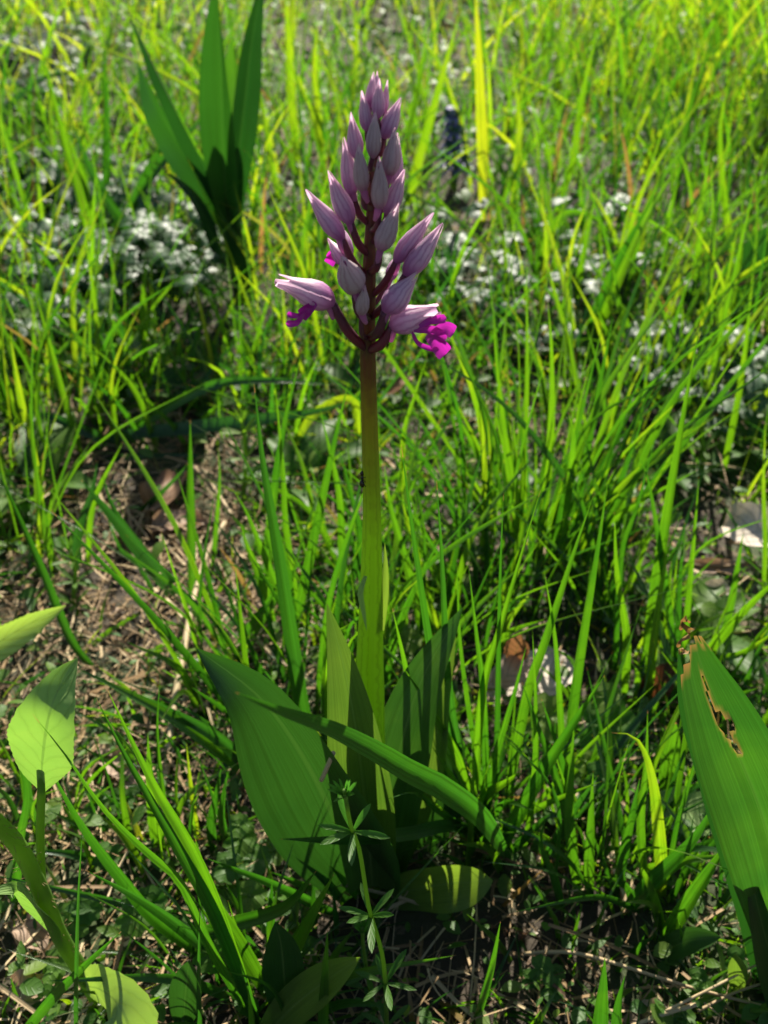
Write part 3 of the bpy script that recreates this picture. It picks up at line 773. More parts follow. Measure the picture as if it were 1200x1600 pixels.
# --- flowers.  (tip px, base px, width px, depth base, depth tip, grey, attach px or None, spread)
z1 = lambda x, y: (400+x*.28333, 80+y*.28333)
z2 = lambda x, y: (400+x*.28333, 320+y*.28333)
buds = [
    (z1(645, 112), z1(630, 310), 58, -.001, -.001, 0), (z1(665, 108), z1(665, 240), 40, .002, .003, 0), (z1(680, 148), z1(670, 372), 72, -.004, -.005, 0),
    (z1(716, 156), z1(708, 345), 42, .002, .002, 0), (z1(595, 216), z1(612, 440), 72, -.003, -.004, 0), (z1(792, 253), z1(702, 480), 96, -.003, -.001, 0),
    (z1(656, 335), z1(645, 585), 82, -.008, -.011, 1), (z1(516, 336), z1(562, 595), 84, -.002, -.001, 0), (z1(772, 425), z1(735, 685), 100, -.006, -.008, 1),
    (z1(796, 450), z1(765, 770), 70, .003, .006, 0), (z1(488, 473), z1(532, 795), 92, -.002, -.001, 0), (z1(552, 503), z1(592, 775), 84, -.009, -.013, 1),
    (z1(695, 583), z1(680, 870), 92, -.009, -.013, 1), (z1(817, 650), z1(722, 905), 98, -.004, -.002, 0), (z1(383, 663), z1(525, 950), 104, -.004, -.003, 0),
    (z1(266, 768), z2(480, 190), 104, -.005, -.003, 0), (z2(802, 0), z2(680, 248), 108, -.009, -.012, 1), (z2(966, 32), z2(768, 318), 100, -.003, .002, 0),
    (z2(1042, 110), z2(822, 388), 116, -.006, -.003, 0), (z2(478, 285), z2(548, 468), 140, -.012, -.020, 1), (z2(118, 405), z2(428, 545), 150, -.006, -.008, 0),
    (z2(898, 378), z2(708, 590), 136, -.010, -.008, 0), (z2(1005, 568), z2(742, 668), 150, -.008, -.010, 0), (z2(612, 445), z2(578, 605), 72, -.012, -.017, 1),
    (z2(430, 60), z2(520, 290), 80, .004, .012, 0), (z2(390, 190), z2(500, 330), 80, .006, .012, 0), (z2(800, 250), z2(730, 420), 70, .004, .010, 0),
]
STEMX = [p[0] for p in stem_px]; STEMY = [p[1] for p in stem_px]
def bud(i, tip, base, w, db, dt, grey):
    w *= .28333
    A = O(*base, db); B = O(*tip, dt)
    ax = B-A; Ln = np.linalg.norm(ax); ax = ax/Ln
    R0 = w*.5*mpp(A)*1.02
    ref = norm(np.cross(ax, [0.2, 1, .1])); ref2 = np.cross(ax, ref)
    def prof(t):
        return np.interp(t, [0, .06, .16, .32, .5, .68, .82, .92, 1], [.30, .58, .86, 1, .88, .58, .33, .20, .04])
    open_ = i in (20, 22)
    bend = random.uniform(-.06, .06)*Ln
    def pt(t, ang, k=1., spread=0.):
        r_ = R0*prof(t)*k+spread*R0*max(0, t-.55)**1.5*2.2
        d = ref*math.cos(ang)+ref2*math.sin(ang)
        return A+ax*Ln*t+ref*bend*t*t+d*r_
    m = M(); V = []; UV = []; F = []; na, nt_ = 10, 10
    for a in range(nt_+1):
        for b in range(na):
            V.append(pt(a/nt_*.80, b/na*6.283, .66)); UV.append((b/na, a/nt_))
    for a in range(nt_):
        for b in range(na): F.append((a*na+b, a*na+(b+1) % na, (a+1)*na+(b+1) % na, (a+1)*na+b))
    m.add(V, F, UV)
    fb = m.build('flower_bud' if not open_ else 'flower', MAT['core'], orchid)
    rot = random.uniform(0, 2.1)
    for s_ in range(3):
        m = M(); V = []; UV = []; F = []; nu, nv = 10, 16
        c = rot+s_*2.094
        sp_ = (.55 if open_ else random.uniform(0, .12))*(1 if s_ else 1.3)
        for a in range(nv+1):
            t = a/nv
            cov = 1.25*np.interp(t, [0, .3, .75, 1], [.95, 1.05, .9, .35])
            for b in range(nu+1):
                s = -1+2*b/nu
                k = 1+.10*(1-abs(s))**2+.05*s+.02*math.sin(9*s+i)
                V.append(pt(t, c+s*cov, k, sp_)); UV.append((b/nu, t))
        for a in range(nv):
            for b in range(nu):
                q = a*(nu+1)+b; F.append((q, q+1, q+nu+2, q+nu+1))
        m.add(V, F, UV); m.build('sepal', MAT['sepal_grey' if grey else 'sepal'], fb)
    # stalk (ovary) from the rachis to the flower
    ay = base[1]+(24 if base[1] > 300 else 16)+abs(base[0]-580)*.85
    ay = min(ay, 548)
    sx = float(np.interp(-ay, [-v for v in STEMY], STEMX))
    P0 = O(sx, ay, 0.0); Pm = (P0+A)/2+np.array([np.sign(base[0]-sx)*.0007, db*.3, -.0004])
    rr = min(R0*.40, .0014)
    m = M(); m.add(*tube([P0, Pm, A+ax*Ln*.03], lambda t: rr*(1.0-.1*math.cos(t*6.283)), 8, 10)); m.build('flower_stalk', MAT['ovary'], fb)
    # spur: short pale pink sac hanging back from the flower base
    if base[1] > 260:
        dn = np.array([np.sign(sx-base[0])*.0012, .001, -.006*min(1, R0/.0028)])
        P1 = A+ax*Ln*.10-ref*0
        m = M(); m.add(*tube([P1, P1+dn*.5+np.array([0, -.0006, 0]), P1+dn], lambda t: .0012*(1-.45*t), 8, 8)); m.build('spur', MAT['spur'], fb)
    return fb, A, B
fl = {}
for i, b in enumerate(buds): fl[i] = bud(i, *b)

def lip(idx, arms):
    """arms: list of (pixel list, width px, depth)"""
    m = M()
    for pts, w, d in arms:
        P = [O(*z2(*p), d+k*.001) for k, p in enumerate(pts)]
        hw = w*.28333*.5*mpp(P[-1])
        m.add(*ribbon(P, lambda t: hw*(.45+.55*math.sin(math.pi*min(1, t*.62)))*(1 if t < .88 else math.sqrt(max(0, 1-((t-.88)/.12)**2))*.9+.1), (.1, -1, .5), .4, 4, 14, wave=.1))
    m.build('lip', MAT['lip'], fl[idx][0])
lip(22, [([(870, 690), (960, 690), (1050, 740)], 60, -.012), ([(900, 670), (960, 640), (1050, 625)], 50, -.013), ([(960, 720), (1040, 680), (1092, 705)], 75, -.011),
         ([(940, 720), (990, 760), (1045, 825)], 95, -.013), ([(860, 700), (890, 760), (950, 790), (1010, 800)], 30, -.015)])
lip(20, [([(330, 540), (290, 575), (250, 610)], 70, -.011), ([(270, 585), (230, 612), (170, 602)], 32, -.012), ([(265, 600), (225, 650), (165, 656)], 36, -.014), ([(290, 570), (275, 600), (255, 625)], 50, -.013)])
lip(25, [([(450, 270), (425, 290), (400, 325)], 60, .012), ([(440, 255), (420, 270), (410, 290)], 50, .012)])

# the ant on the stem
ab = O(566, 747, -.001)
m = M()
for (dz, r_) in ((.0018, .0007), (0, .0006), (-.0022, .0010)):
    V = []; F = []; UV = []
    for a in range(7):
        th = math.pi*a/6
        for b in range(8):
            ph = 6.283*b/8
            V.append(ab+np.array([math.sin(th)*math.cos(ph)*r_, math.sin(th)*math.sin(ph)*r_, dz+math.cos(th)*r_*1.5])); UV.append((b/8, a/6))
    for a in range(6):
        for b in range(8): F.append((a*8+b, (a+1)*8+b, (a+1)*8+(b+1) % 8, a*8+(b+1) % 8))
    m.add(V, F, UV)
for s in (-1, 1):
    for dz, o_ in ((.0008, .001), (0, 0), (-.0006, -.0012)):
        p = ab+np.array([0, s*.0003, dz])
        m.add(*tube([p, p+np.array([.0001, s*.0011, .0004+o_*.4]), p+np.array([.0012, s*.0016, o_-.0003])], .00012, 5, 5))
ant = m.build('ant', MAT['ant']); tag(ant, 'tiny dark ant climbing the green part of the orchid stem', 'ant')

# ------------------------------------------------------------------ chewed leaf at the right
cb = G(1225, 1560)
chew = thing('broad_leaf_plant', 'broad ribbed leaf with a chewed hole and ragged brown tip', 'plant', cb)
Yc = cb[1]
P = [PY(1222, 1580, Yc), PY(1226, 1440, Yc-.005), PY(1196, 1290, Yc-.012), PY(1142, 1150, Yc-.012), PY(1098, 1045, Yc-.006), PY(1076, 968, Yc)]
hw = 76*mpp(P[3])
V, F, UV = ribbon(P, leafwf(hw, .52, .30, 3.4), [(-.25, -1, .35), (-.35, -1, .55)], .42, 28, 90, False, (0, .05), .16, 1.5, asym=.05, ph=2)
hole = [(.44, .915), (.42, .89), (.41, .865), (.56, .845), (.43, .85), (.47, .825), (.52, .80)]
def hd(u, v):
    d = 9
    for a, b in zip(hole[:-1], hole[1:]):
        ax_, ay_ = a; bx, by = b
        dx, dy_ = bx-ax_, (by-ay_)
        t = max(0, min(1, ((u-ax_)*dx+(v-ay_)*dy_*4)/(dx*dx+dy_*dy_*4+1e-9)))
        d = min(d, math.hypot(u-ax_-dx*t, (v-ay_-dy_*t)*2.2))
    return d
def td(u, v):       # ragged tip
    return .975-.05*max(0, .45-u)/.45-v+.006*math.sin(u*23)
brown = []
for u, v in UV:
    b = max(0, 1-(hd(u, v)-.012)/.035); b = max(b, max(0, 1-td(u, v)/.014)); brown.append(min(1, b))
F2 = []
for f in F:
    u = np.mean([UV[i][0] for i in f]); v = np.mean([UV[i][1] for i in f])
    if hd(u, v) < .020 or td(u, v) < 0: continue
    F2.append(f)
# curl the browned edges
V = np.array(V)
for i, b in enumerate(brown):
    if b > .3 and UV[i][1] < .86: V[i] += np.array([random.uniform(-1, 1), -1.2, random.uniform(-.5, .8)])*.0010*b
m = M(); m.add(V, F2, UV, tint=.52, brown=brown); m.build('leaf', MAT['back_leaf'], chew)
m = M()
for (a, b), (c, d), (e, f_) in (((1078, 985), (1066, 972), (1062, 985)), ((1076, 990), (1062, 1000), (1058, 1012)), ((1066, 972), (1070, 966), (1076, 974)), ((1060, 1014), (1068, 1020), (1074, 1018))):
    m.add(*ribbon([PY(a, b, Yc-.004), PY(c, d, Yc-.008), PY(e, f_, Yc-.004)], lambda t: .0011*(1-.5*t), (.3, -1, .4), .8, 2, 8, twist=(0, 2)), tint=.7, brown=1. and [1.]*27)
o = m.build('withered_tip', MAT['straw'], chew); o['label'] = 'shrivelled brown shred at the tip'
m = M(); m.add(*ribbon([PY(1205, 1590, Yc+.006), PY(1180, 1430, Yc+.006), PY(1120, 1230, Yc+.01), PY(1076, 1110, Yc+.012), PY(1060, 1015, Yc+.012)], leafwf(34*mpp(P[3]), .5, .6), (-.8, -1, .3), .4, 6, 24), tint=.15)
m.build('leaf', MAT['back_leaf'], chew)
m = M(); m.add(*ribbon([PY(1230, 1600, Yc-.01), PY(1205, 1500, Yc-.012), PY(1180, 1400, Yc-.008), PY(1165, 1330, Yc)], leafwf(30*mpp(P[3]), .4, .8), (-.3, -1, .3), .5, 6, 20), tint=.1)
m.build('leaf', MAT['back_leaf'], chew)

# ------------------------------------------------------------------ hairy plant at the left
hb = G(150, 1560)
hp = thing('hairy_leaf_plant', 'pale hairy plant with a spoon-shaped leaf on a long stalk', 'plant', hb)
Yh = hb[1]
def Hh(px, py, d=0): return PY(px, py, Yh+d)
st = [Hh(165, 1585), Hh(132, 1525, -.006), Hh(95, 1465, -.012), Hh(62, 1388, -.02), Hh(25, 1318, -.03), Hh(-45, 1250, -.04)]
m = M(); m.add(*tube(st, lambda t: (15-3*t)*mpp(st[2])*.95, 10, 30)); main = m.build('stem', MAT['green_stalk'], hp)
# hairs on the stem
m = M(); C = spline(st, 60)
for i in range(260):
    p = C[random.randrange(60)]; d = norm([random.gauss(0, 1), random.gauss(0, 1), random.gauss(0, 1)])
    p = p+d*.0030
    m.add(*tube([p, p+d*random.uniform(.0012, .0028)], .00007, 3, 1))
h = m.build('stem_hairs', MAT['straw'], main); h['kind'] = 'stuff'
ps = [Hh(66, 1395, -.018), Hh(63, 1310, -.018), Hh(65, 1225, -.016), Hh(66, 1190, -.015)]
m = M(); m.add(*tube(ps, lambda t: (7.0-.8*t)*mpp(ps[1]), 8, 14)); m.build('leaf_stalk', MAT['green_stalk'], hp)
def spoon(pts, hwpx, nrm, tint, peak=.5, base=.12, serr=.0, cup=.2, p=1.6, ns=22):
    hw = hwpx*mpp(pts[len(pts)//2])
    m = M(); m.add(*ribbon(pts, leafwf(hw, peak, base, p), nrm, cup, 12, 44, False, (0, 0), .05, 2.2, serr, ns), tint=tint)
    return m.build('leaf', MAT['pale_leaf'], hp)
spoon([Hh(66, 1235, -.016), Hh(66, 1190, -.018), Hh(76, 1120, -.02), Hh(95, 1070, -.014), Hh(121, 1028, -.008)], 58, [(.05, -.9, .55), (-.1, -.8, .6)], .5, .5, .10, .06, .22)
spoon([Hh(-50, 1050, -.06), Hh(-10, 1010, -.055), Hh(40, 978, -.05), Hh(103, 946, -.045)], 26, [(-.1, -1, .1), (-.2, -1, .1)], .95, .4, .6, .12, .35)
m = M(); q = [Hh(-45, 1250, -.04), Hh(-70, 1150, -.05), Hh(-52, 1052, -.06)]; m.add(*tube(q, .0016, 8, 12)); m.build('leaf_stalk', MAT['green_stalk'], hp)
spoon([Hh(132, 1540, -.008), Hh(160, 1548, -.016), Hh(192, 1580, -.026), Hh(215, 1650, -.034)], 56, [(-.1, -.9, .5), (0, -.9, .5)], .8, .5, .3, .08, .1, 2.5)
spoon([Hh(100, 1470, -.01), Hh(60, 1420, -.02), Hh(25, 1390, -.03), Hh(-30, 1400, -.04)], 22, [(-.1, -.6, .8), (0, -.5, .9)], .35, .5, .3, .08, .3)

# ------------------------------------------------------------------ plant behind left (broad dark blades)
kb = G(380, 462)
bp_ = thing('broad_leaf_plant', 'dark upright plant with broad backlit blades behind the orchid', 'plant', kb)
Yk = kb[1]
def K(px, py, d=0): return PY(px, py, Yk+d)
q = [K(383, 475), K(377, 430), K(362, 360, -.005), K(354, 300, -.01)]
q[0] = q[0]-np.array([0, 0, .006])
m = M(); m.add(*tube(q, lambda t: (19-3*t)*mpp(q[2]), 10, 14)); m.build('stem', MAT['back_leaf'], bp_)
def kleaf(pts, w, ds, tint, nrm, cup=.45, peak=.5, base=.5):
    P = [K(a, b, d) for (a, b), d in zip(pts, ds)]
    hw = w*.46*mpp(P[2])
    m = M(); m.add(*ribbon(P, leafwf(hw, peak, base), nrm, cup*1.5, 8, 28, True, (-.15, .5), .05), tint=tint); m.build('leaf', MAT['back_leaf'], bp_)
kleaf([(358, 345), (318, 258), (272, 165), (238, 95), (200, 18)], 40, [-.01, -.02, -.03, -.03, -.03], .05, [(-.5, -1, .4), (-.7, -.8, .4)])
kleaf([(358, 355), (318, 280), (275, 215), (245, 165), (215, 95)], 60, [.0, .0, .0, .0, .01], .4, [(-.2, -1, .4), (-.3, -1, .4)])
kleaf([(358, 350), (350, 260), (347, 170), (345, 90), (338, -40)], 62, [-.01, -.03, -.04, -.05, -.06], .42, [(.1, -1, .3), (-.2, -1, .3)], .6)
kleaf([(364, 350), (372, 250), (384, 150), (393, 70), (412, -40)], 46, [0, -.01, -.01, -.01, -.01], .05, [(.5, -1, .3), (.7, -1, .3)])
kleaf([(360, 365), (362, 290), (366, 210), (366, 130), (362, 60)], 60, [.01, .015, .02, .03, .03], .7, [(0, -1, .4), (0, -1, .4)])
kleaf([(352, 415), (342, 400), (326, 350), (300, 305), (256, 265)], 22, [-.01, -.03, -.04, -.045, -.05], .0, [(-.2, -.6, 1), (0, -.6, 1)], .25)
# broad leaf plant behind at the right edge
kb2 = G(1150, 480)
bp2 = thing('broad_leaf_plant', 'grey-green broad soft leaves behind the chewed leaf at the meadow edge', 'plant', kb2)
for pts, w, tint in (([(1150, 485), (1165, 440), (1185, 390), (1230, 340)], 56, .2), ([(1150, 485), (1120, 470), (1150, 440), (1215, 435)], 26, .05), ([(1150, 488), (1110, 478), (1080, 470), (1060, 462)], 30, .4)):
    P = to3d(pts, -.03); hw = w*.5*mpp(P[1])
    m = M(); m.add(*ribbon(P, leafwf(hw, .5, .3), [(0, -1, .6), (0, -.8, .8)], .35, 8, 20, wave=.06), tint=tint); m.build('leaf', MAT['back_leaf'], bp2)

# ------------------------------------------------------------------ bugle spike
bb = G(712, 300)
bug = thing('bugle_flower', 'dark violet-blue bugle flower spike in the grass behind the orchid', 'flower', bb)
P0 = bb; P1 = PY(706, 168, bb[1])
q = [P0-np.array([0, 0, .005]), (P0+P1)/2, P1]
m = M(); m.add(*tube(q, .0022, 8, 14)); m.build('stem', MAT['green_stalk'], bug)
hh = np.linalg.norm(P1-P0)
for k in range(9):
    t = .25+.75*k/8.5
    c = P0+(P1-P0)*t; rr = .0145*(1.2-.9*t)
    m = M()
    for a in range(8):
        an = a*.785+k*.4
        d = np.array([math.cos(an), math.sin(an), .15])
        e = c+d*rr*1.5+np.array([0, 0, -.003])
        m.add(*ribbon([c, c+d*rr*.8+np.array([0, 0, .003]), e], lambda t_: .0036*math.sin(math.pi*min(.97, .15+t_*.8)), (d[0]*.3, d[1]*.3, 1), .3, 2, 5))
    m.build('flower_whorl', MAT['blue'], bug)
    if k % 2 == 0:
        m = M()
        for a in range(4):
            an = a*1.57+k*.3; d = np.array([math.cos(an), math.sin(an), .1])
            m.add(*ribbon([c, c+d*rr*1.1+np.array([0, 0, .002]), c+d*rr*1.9+np.array([0, 0, -.004])], leafwf(.005, .5), (d[0]*.2, d[1]*.2, 1), .3, 4, 6), tint=.2)
        m.build('leaf', MAT['silver_leaf'], bug)

# ------------------------------------------------------------------ cleavers
def cleaver(label, pix, Yoff, whorl_t, sizes, tint=.6, base=None):
    b = G(*pix[0])
    t = thing('cleavers_plant', label, 'plant', b, None)
    P = [PY(*p, b[1]+Yoff*(i/(len(pix)-1))) for i, p in enumerate(pix)]
    P[0] = P[0]-np.array([0, 0, .003])
    m = M(); m.add(*tube(P, lambda t_: 4.2*mpp(P[1])*(1-.35*t_), 6, 24)); m.build('stem', MAT['green_stalk'], t)
    C = spline(P, 101)
    for w_, s in zip(whorl_t, sizes):
        c = C[int(w_*100)]; ax = norm(C[min(100, int(w_*100)+3)]-C[max(0, int(w_*100)-3)])
        u = norm(np.cross(ax, [.3, 1, .2])); v = np.cross(ax, u)
        top = w_ > .9
        nl = 6 if not top else 12
        for a in range(nl):
            an = 6.283*a/nl+random.uniform(-.2, .2)
            rise = random.uniform(.1, 1.1) if not top else random.uniform(1.2, 3.5)
            d = norm((u*math.cos(an)+v*math.sin(an))+ax*rise)
            l = s*random.uniform(.8, 1.1)
            m = M(); m.add(*ribbon([c, c+d*l*.5, c+d*l+np.array([0, 0, -.0008])], leafwf(l*(.085 if not top else .05), .62, .3, 2.4), ax+np.array([0, -.3, 0]), .3, 2, 8), tint=tint)
            m.build('leaf', MAT['low_leaf'], t)
    return t
cleaver('whorled cleavers sprig climbing in front of the orchid leaves', [(605, 1640), (600, 1510), (577, 1420), (562, 1330), (548, 1290), (538, 1235)], -.03, (.12, .30, .56, .86, .985), (.013, .014, .014, .013, .009), .35)
cleaver('small cleavers sprig in the shade below the orchid', [(590, 1600), (577, 1540), (568, 1480), (566, 1450)], 0, (.2, .55, .95), (.012, .012, .010), .35)
cleaver('bright cleavers sprig behind the straw patch left of the stem', [(378, 790), (384, 730), (382, 690), (378, 660)], 0, (.3, .6, .88, .98), (.017, .018, .016, .012), .8)
cleaver('cleavers sprig standing over the dead leaf patch', [(1095, 760), (1098, 720), (1097, 680), (1100, 650)], 0, (.25, .55, .85, .98), (.018, .018, .016, .010), .7)
cleaver('cleavers sprig over the straw next to the spoon-shaped leaf', [(120, 960), (115, 930), (118, 890), (108, 860)], 0, (.2, .55, .85, .98), (.015, .016, .014, .010), .6)
cleaver('pale cleavers sprig beside the long dry stalk', [(300, 1000), (280, 950), (290, 900), (284, 870)], 0, (.3, .6, .95), (.013, .014, .012), .6) if False else None

# ------------------------------------------------------------------ small round-leaved plants (ground ivy)
def round_leaf(m, c, nrm, R, tint, n=26, scal=9, dent=True):
    nrm = norm(nrm); u = norm(np.cross(nrm, [.2, .9, .3])); v = np.cross(nrm, u)
    V = [c-nrm*R*.12]; UV = [(.5, .5)]; F = []
    for ring, rr in enumerate((.35, .7, 1.)):
        for a in range(n):
            an = 6.283*a/n
            k = rr*(1+(.09*math.cos(an*scal) if ring == 2 else 0))
            if dent: k *= 1-.55*math.exp(-((min(an, 6.283-an))/.28)**2)
            z = .10*rr*math.cos(an*4.5)*R
            V.append(c+(u*math.cos(an)+v*math.sin(an))*R*k+nrm*z); UV.append((.5+.5*k*math.cos(an), .5+.5*k*math.sin(an)))
    for a in range(n):
        b = (a+1) % n
        F.append((0, 1+a, 1+b)); F.append((1+a, 1+n+a, 1+n+b, 1+b)); F.append((1+n+a, 1+2*n+a, 1+2*n+b, 1+n+b))
    m.add(V, F, UV, tint)
def round_plant(label, spots, tint0=.45, group=None):
    b = G(*spots[0][:2])
    t = thing('ground_ivy', label, 'plant', b, group)
    for (px, py, r_, z) in spots:
        g = G(px, py); c = PZ(px, py, g[2]+z)
        root = np.array([c[0]+random.uniform(-.006, .006), c[1]+.006, gh(c[0], c[1]+.006)-.002])
        m = M(); m.add(*tube([root, (root+c)/2+np.array([.001, 0, .002]), c], .0006, 5, 6)); s = m.build('leaf_stalk', MAT['green_stalk'], t)
        m = M(); round_leaf(m, c, (random.gauss(0, .3), -.45+random.gauss(0, .2), 1), r_*mpp(c), min(1, tint0+random.uniform(-.2, .3))); m.build('leaf', MAT['low_leaf'], t)
    return t
round_plant('scalloped round leaves in shade under the largest orchid leaf', [(375, 1310, 28, .02), (395, 1345, 30, .015), (355, 1355, 26, .018), (430, 1330, 24, .012), (345, 1385, 24, .01), (390, 1400, 26, .02), (372, 1290, 20, .03)], .4)
round_plant('small scalloped rosette among the straw at the foot of the picture', [(845, 1515, 22, .012), (862, 1545, 20, .01), (828, 1530, 16, .008), (870, 1520, 14, .008)], .5)
round_plant('crinkled round leaves beside the hairy stem', [(110, 1440, 32, .012), (85, 1510, 30, .012), (135, 1420, 24, .015), (50, 1420, 26, .01), (70, 1560, 22, .01), (80, 1520, 18, .02)], .45)
round_plant('low round leaves between the leaning blades', [(210, 1430, 32, .02), (235, 1410, 26, .02), (330, 1490, 30, .02), (260, 1450, 24, .015), (165, 1340, 22, .012), (190, 1250, 20, .015), (150, 1255, 20, .012)], .45)
round_plant('smooth oval leaves beside the pale dead leaf', [(850, 1120, 38, .03), (945, 1135, 48, .03), (945, 1090, 26, .045), (935, 1215, 26, .035), (915, 1190, 20, .03)], .6)
round_plant('round leaves in the litter near the frame foot', [(1150, 1500, 22, .012), (1110, 1560, 26, .012), (1065, 1590, 22, .01), (1090, 1530, 18, .012)], .4)
round_plant('pale round leaves right behind the orchid stem', [(612, 985, 26, .03), (625, 1020, 22, .025), (600, 1040, 18, .02), (640, 1000, 20, .03)], .75)
# pale ribbed leaf right
pb = G(1090, 1290)
pl = thing('primrose_leaf', 'pale wrinkled leaf lying in the litter left of the chewed leaf', 'leaf', pb)
m = M(); P = on_ground([(1010, 1255), (1050, 1262), (1095, 1275), (1128, 1290)], [.012, .016, .018, .012]); m.add(*ribbon(P, leafwf(36*mpp(P[1]), .5, .3, 2.2), (-.05, -.5, 1), .2, 10, 26, wave=.08, serr=.1, nserr=16), tint=.55); m.build('blade', MAT['pale_leaf'], pl)
m = M(); m.add(*tube([P[-1], G(1150, 1310)], .0012, 6, 4)); m.build('leaf_stalk', MAT['green_stalk'], pl)
# short broad leaves on the ground
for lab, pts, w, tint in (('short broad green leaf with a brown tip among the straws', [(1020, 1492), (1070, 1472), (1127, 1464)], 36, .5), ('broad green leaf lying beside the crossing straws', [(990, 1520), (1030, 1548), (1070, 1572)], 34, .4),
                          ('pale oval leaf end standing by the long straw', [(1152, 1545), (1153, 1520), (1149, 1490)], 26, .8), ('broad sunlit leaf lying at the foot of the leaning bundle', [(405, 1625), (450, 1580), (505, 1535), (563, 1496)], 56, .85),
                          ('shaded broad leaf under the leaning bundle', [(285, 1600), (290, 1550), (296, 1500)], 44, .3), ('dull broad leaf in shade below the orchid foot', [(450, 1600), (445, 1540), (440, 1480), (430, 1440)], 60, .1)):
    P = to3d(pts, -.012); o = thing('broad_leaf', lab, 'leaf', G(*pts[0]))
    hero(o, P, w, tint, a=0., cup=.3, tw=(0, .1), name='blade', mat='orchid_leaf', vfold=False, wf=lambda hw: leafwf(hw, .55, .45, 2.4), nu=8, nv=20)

# ------------------------------------------------------------------ low glossy plants of the background
def lobed_plant(px, py, R, n, tint, label, group, seed):
    r = random.Random(seed)
    label = label+near(px, py)
    b = G(px, py); t = thing('low_leafy_plant', label, 'plant', b, group)
    for k in range(n):
        a0 = r.uniform(0, 6.283); rad = R*math.sqrt(r.random())
        c = b+np.array([math.cos(a0)*rad, math.sin(a0)*rad*.9, 0]); c[2] = gh(c[0], c[1])+r.uniform(.02, .05)
        root = b+np.array([math.cos(a0), math.sin(a0), 0])*rad*.4; root[2] = gh(root[0], root[1])-.002
        m = M()
        nl = r.choice((3, 5, 5)); l = r.uniform(.012, .024)
        up = norm([r.gauss(0, .18), r.gauss(-.02, .18), 1])
        a1 = r.uniform(0, 6.283)
        for q in range(nl):
            an = a1+(q-(nl-1)/2)*(.95 if nl == 5 else 1.2)
            d = np.array([math.cos(an), math.sin(an), 0]); d = norm(d-up*np.dot(d, up))
            ll = l*(1-.12*abs(q-(nl-1)/2))
            m.add(*ribbon([c, c+d*ll*.5+up*.001, c+d*ll-up*ll*.18], leafwf(ll*r.uniform(.22, .32), .55, .2), up, -.15, 2, 8, serr=.35, nserr=4), tint=min(1, max(0, tint+r.uniform(-.25, .25))))
        m.add(*tube([root, (root+c)/2+np.array([0, 0, .006]), c], .0007, 4, 4), tint=tint)
        m.build('leaf', MAT['silver_leaf'], t)
r = random.Random(3)
spots = [(60, 300), (110, 290), (150, 310), (90, 340), (40, 340), (140, 360), (60, 430), (110, 440), (150, 420), (180, 470), (40, 500), (90, 510), (250, 330), (280, 360), (265, 400), (230, 440), (290, 430), (60, 380), (200, 400), (130, 500), (30, 290)]
for i, (a, b) in enumerate(spots):
    lobed_plant(a, b+30, .05, r.randint(10, 15), .5, 'low glinting plant ', 'glinting low plants', 500+i)
spots = [(740, 395), (775, 480), (1000, 435), (940, 470), (860, 510), (1110, 640), (1160, 590), (1060, 560), (1000, 600), (640, 480), (700, 440), (930, 380)]
for i, (a, b) in enumerate(spots):
    lobed_plant(a, b+25, .045, r.randint(7, 11), .5, 'low glinting plant ', 'glinting low plants', 600+i)
spots = [(60, 30), (30, 80), (90, 110), (20, 140), (130, 40), (100, 70)]
for i, (a, b) in enumerate(spots):
    lobed_plant(a, b+60, .09, r.randint(10, 14), .15, 'dark leafy plant ', 'dark leafy plants of the far grass', 700+i)

for i, (a, b, n_, l_, tn_) in enumerate(((668, 470, 6, .05, .55), (1040, 745, 5, .05, .3), (560, 640, 5, .045, .3), (470, 760, 5, .05, .35), (1170, 700, 6, .05, .5), (60, 780, 6, .06, .45), (860, 560, 5, .05, .6), (300, 640, 5, .05, .2), (160, 560, 6, .06, .5), (1080, 1000, 5, .05, .5), (700, 900, 5, .04, .6), (900, 820, 5, .045, .5))):
    g = G(a, b); t = thing('rosette_plant', 'low rosette of plain oval leaves '+near(a, b), 'plant', g, 'low oval-leaved rosettes')
    for k in range(n_):
        an = 6.283*k/n_+random.uniform(-.4, .4); d = np.array([math.cos(an), math.sin(an), 0.]); l = l_*random.uniform(.7, 1.15); up_ = random.uniform(.25, .8)
        P = [g-np.array([0, 0, .002]), g+d*l*.5+np.array([0, 0, l*up_*.6]), g+d*l+np.array([0, 0, l*up_*.7])]
        m = M(); m.add(*ribbon(P, leafwf(l*.2, .6, .15), (-d[0]*.5, -d[1]*.5, 1), .3, 6, 14, wave=.06), tint=tn_+random.uniform(-.2, .2)); m.build('leaf', MAT['low_leaf'], t)

# ------------------------------------------------------------------ dead leaves, straws
def dead(label, pts, zs, w, tint, cup=.3, wave=.2, nrm=(0, -.4, 1), tw=(0, .4), peak=.5, serr=.15, up=None):
    P = on_ground(pts, zs); hw = w*.5*mpp(P[len(P)//2])
    m = M(); m.add(*ribbon(P, leafwf(hw, peak, .3, 2.2), nrm, cup, 10, 22, False, tw, wave, 1.7, serr, 9, ph=random.uniform(0, 6)), tint=tint)
    m.v = (np.array(m.v)).tolist()
    o = m.build('dead_leaf', MAT['dead'])
    return tag(o, label, 'dead leaf')
dead('large bleached dead leaf curled on the bare soil', [(1225, 850), (1190, 830), (1160, 818), (1130, 822)], [.004, .02, .024, .012], 72, .98, .5, .3)
dead('small bleached dead leaf lying flat by the brown twig', [(1145, 925), (1120, 920), (1085, 930)], [.003, .008, .004], 30, .98, .3, .2)
dead('pinkish dead leaf strip lying behind the chewed leaf', [(1190, 890), (1130, 885), (1070, 885), (1045, 878)], [.004, .008, .007, .004], 24, .6, .3, .2)
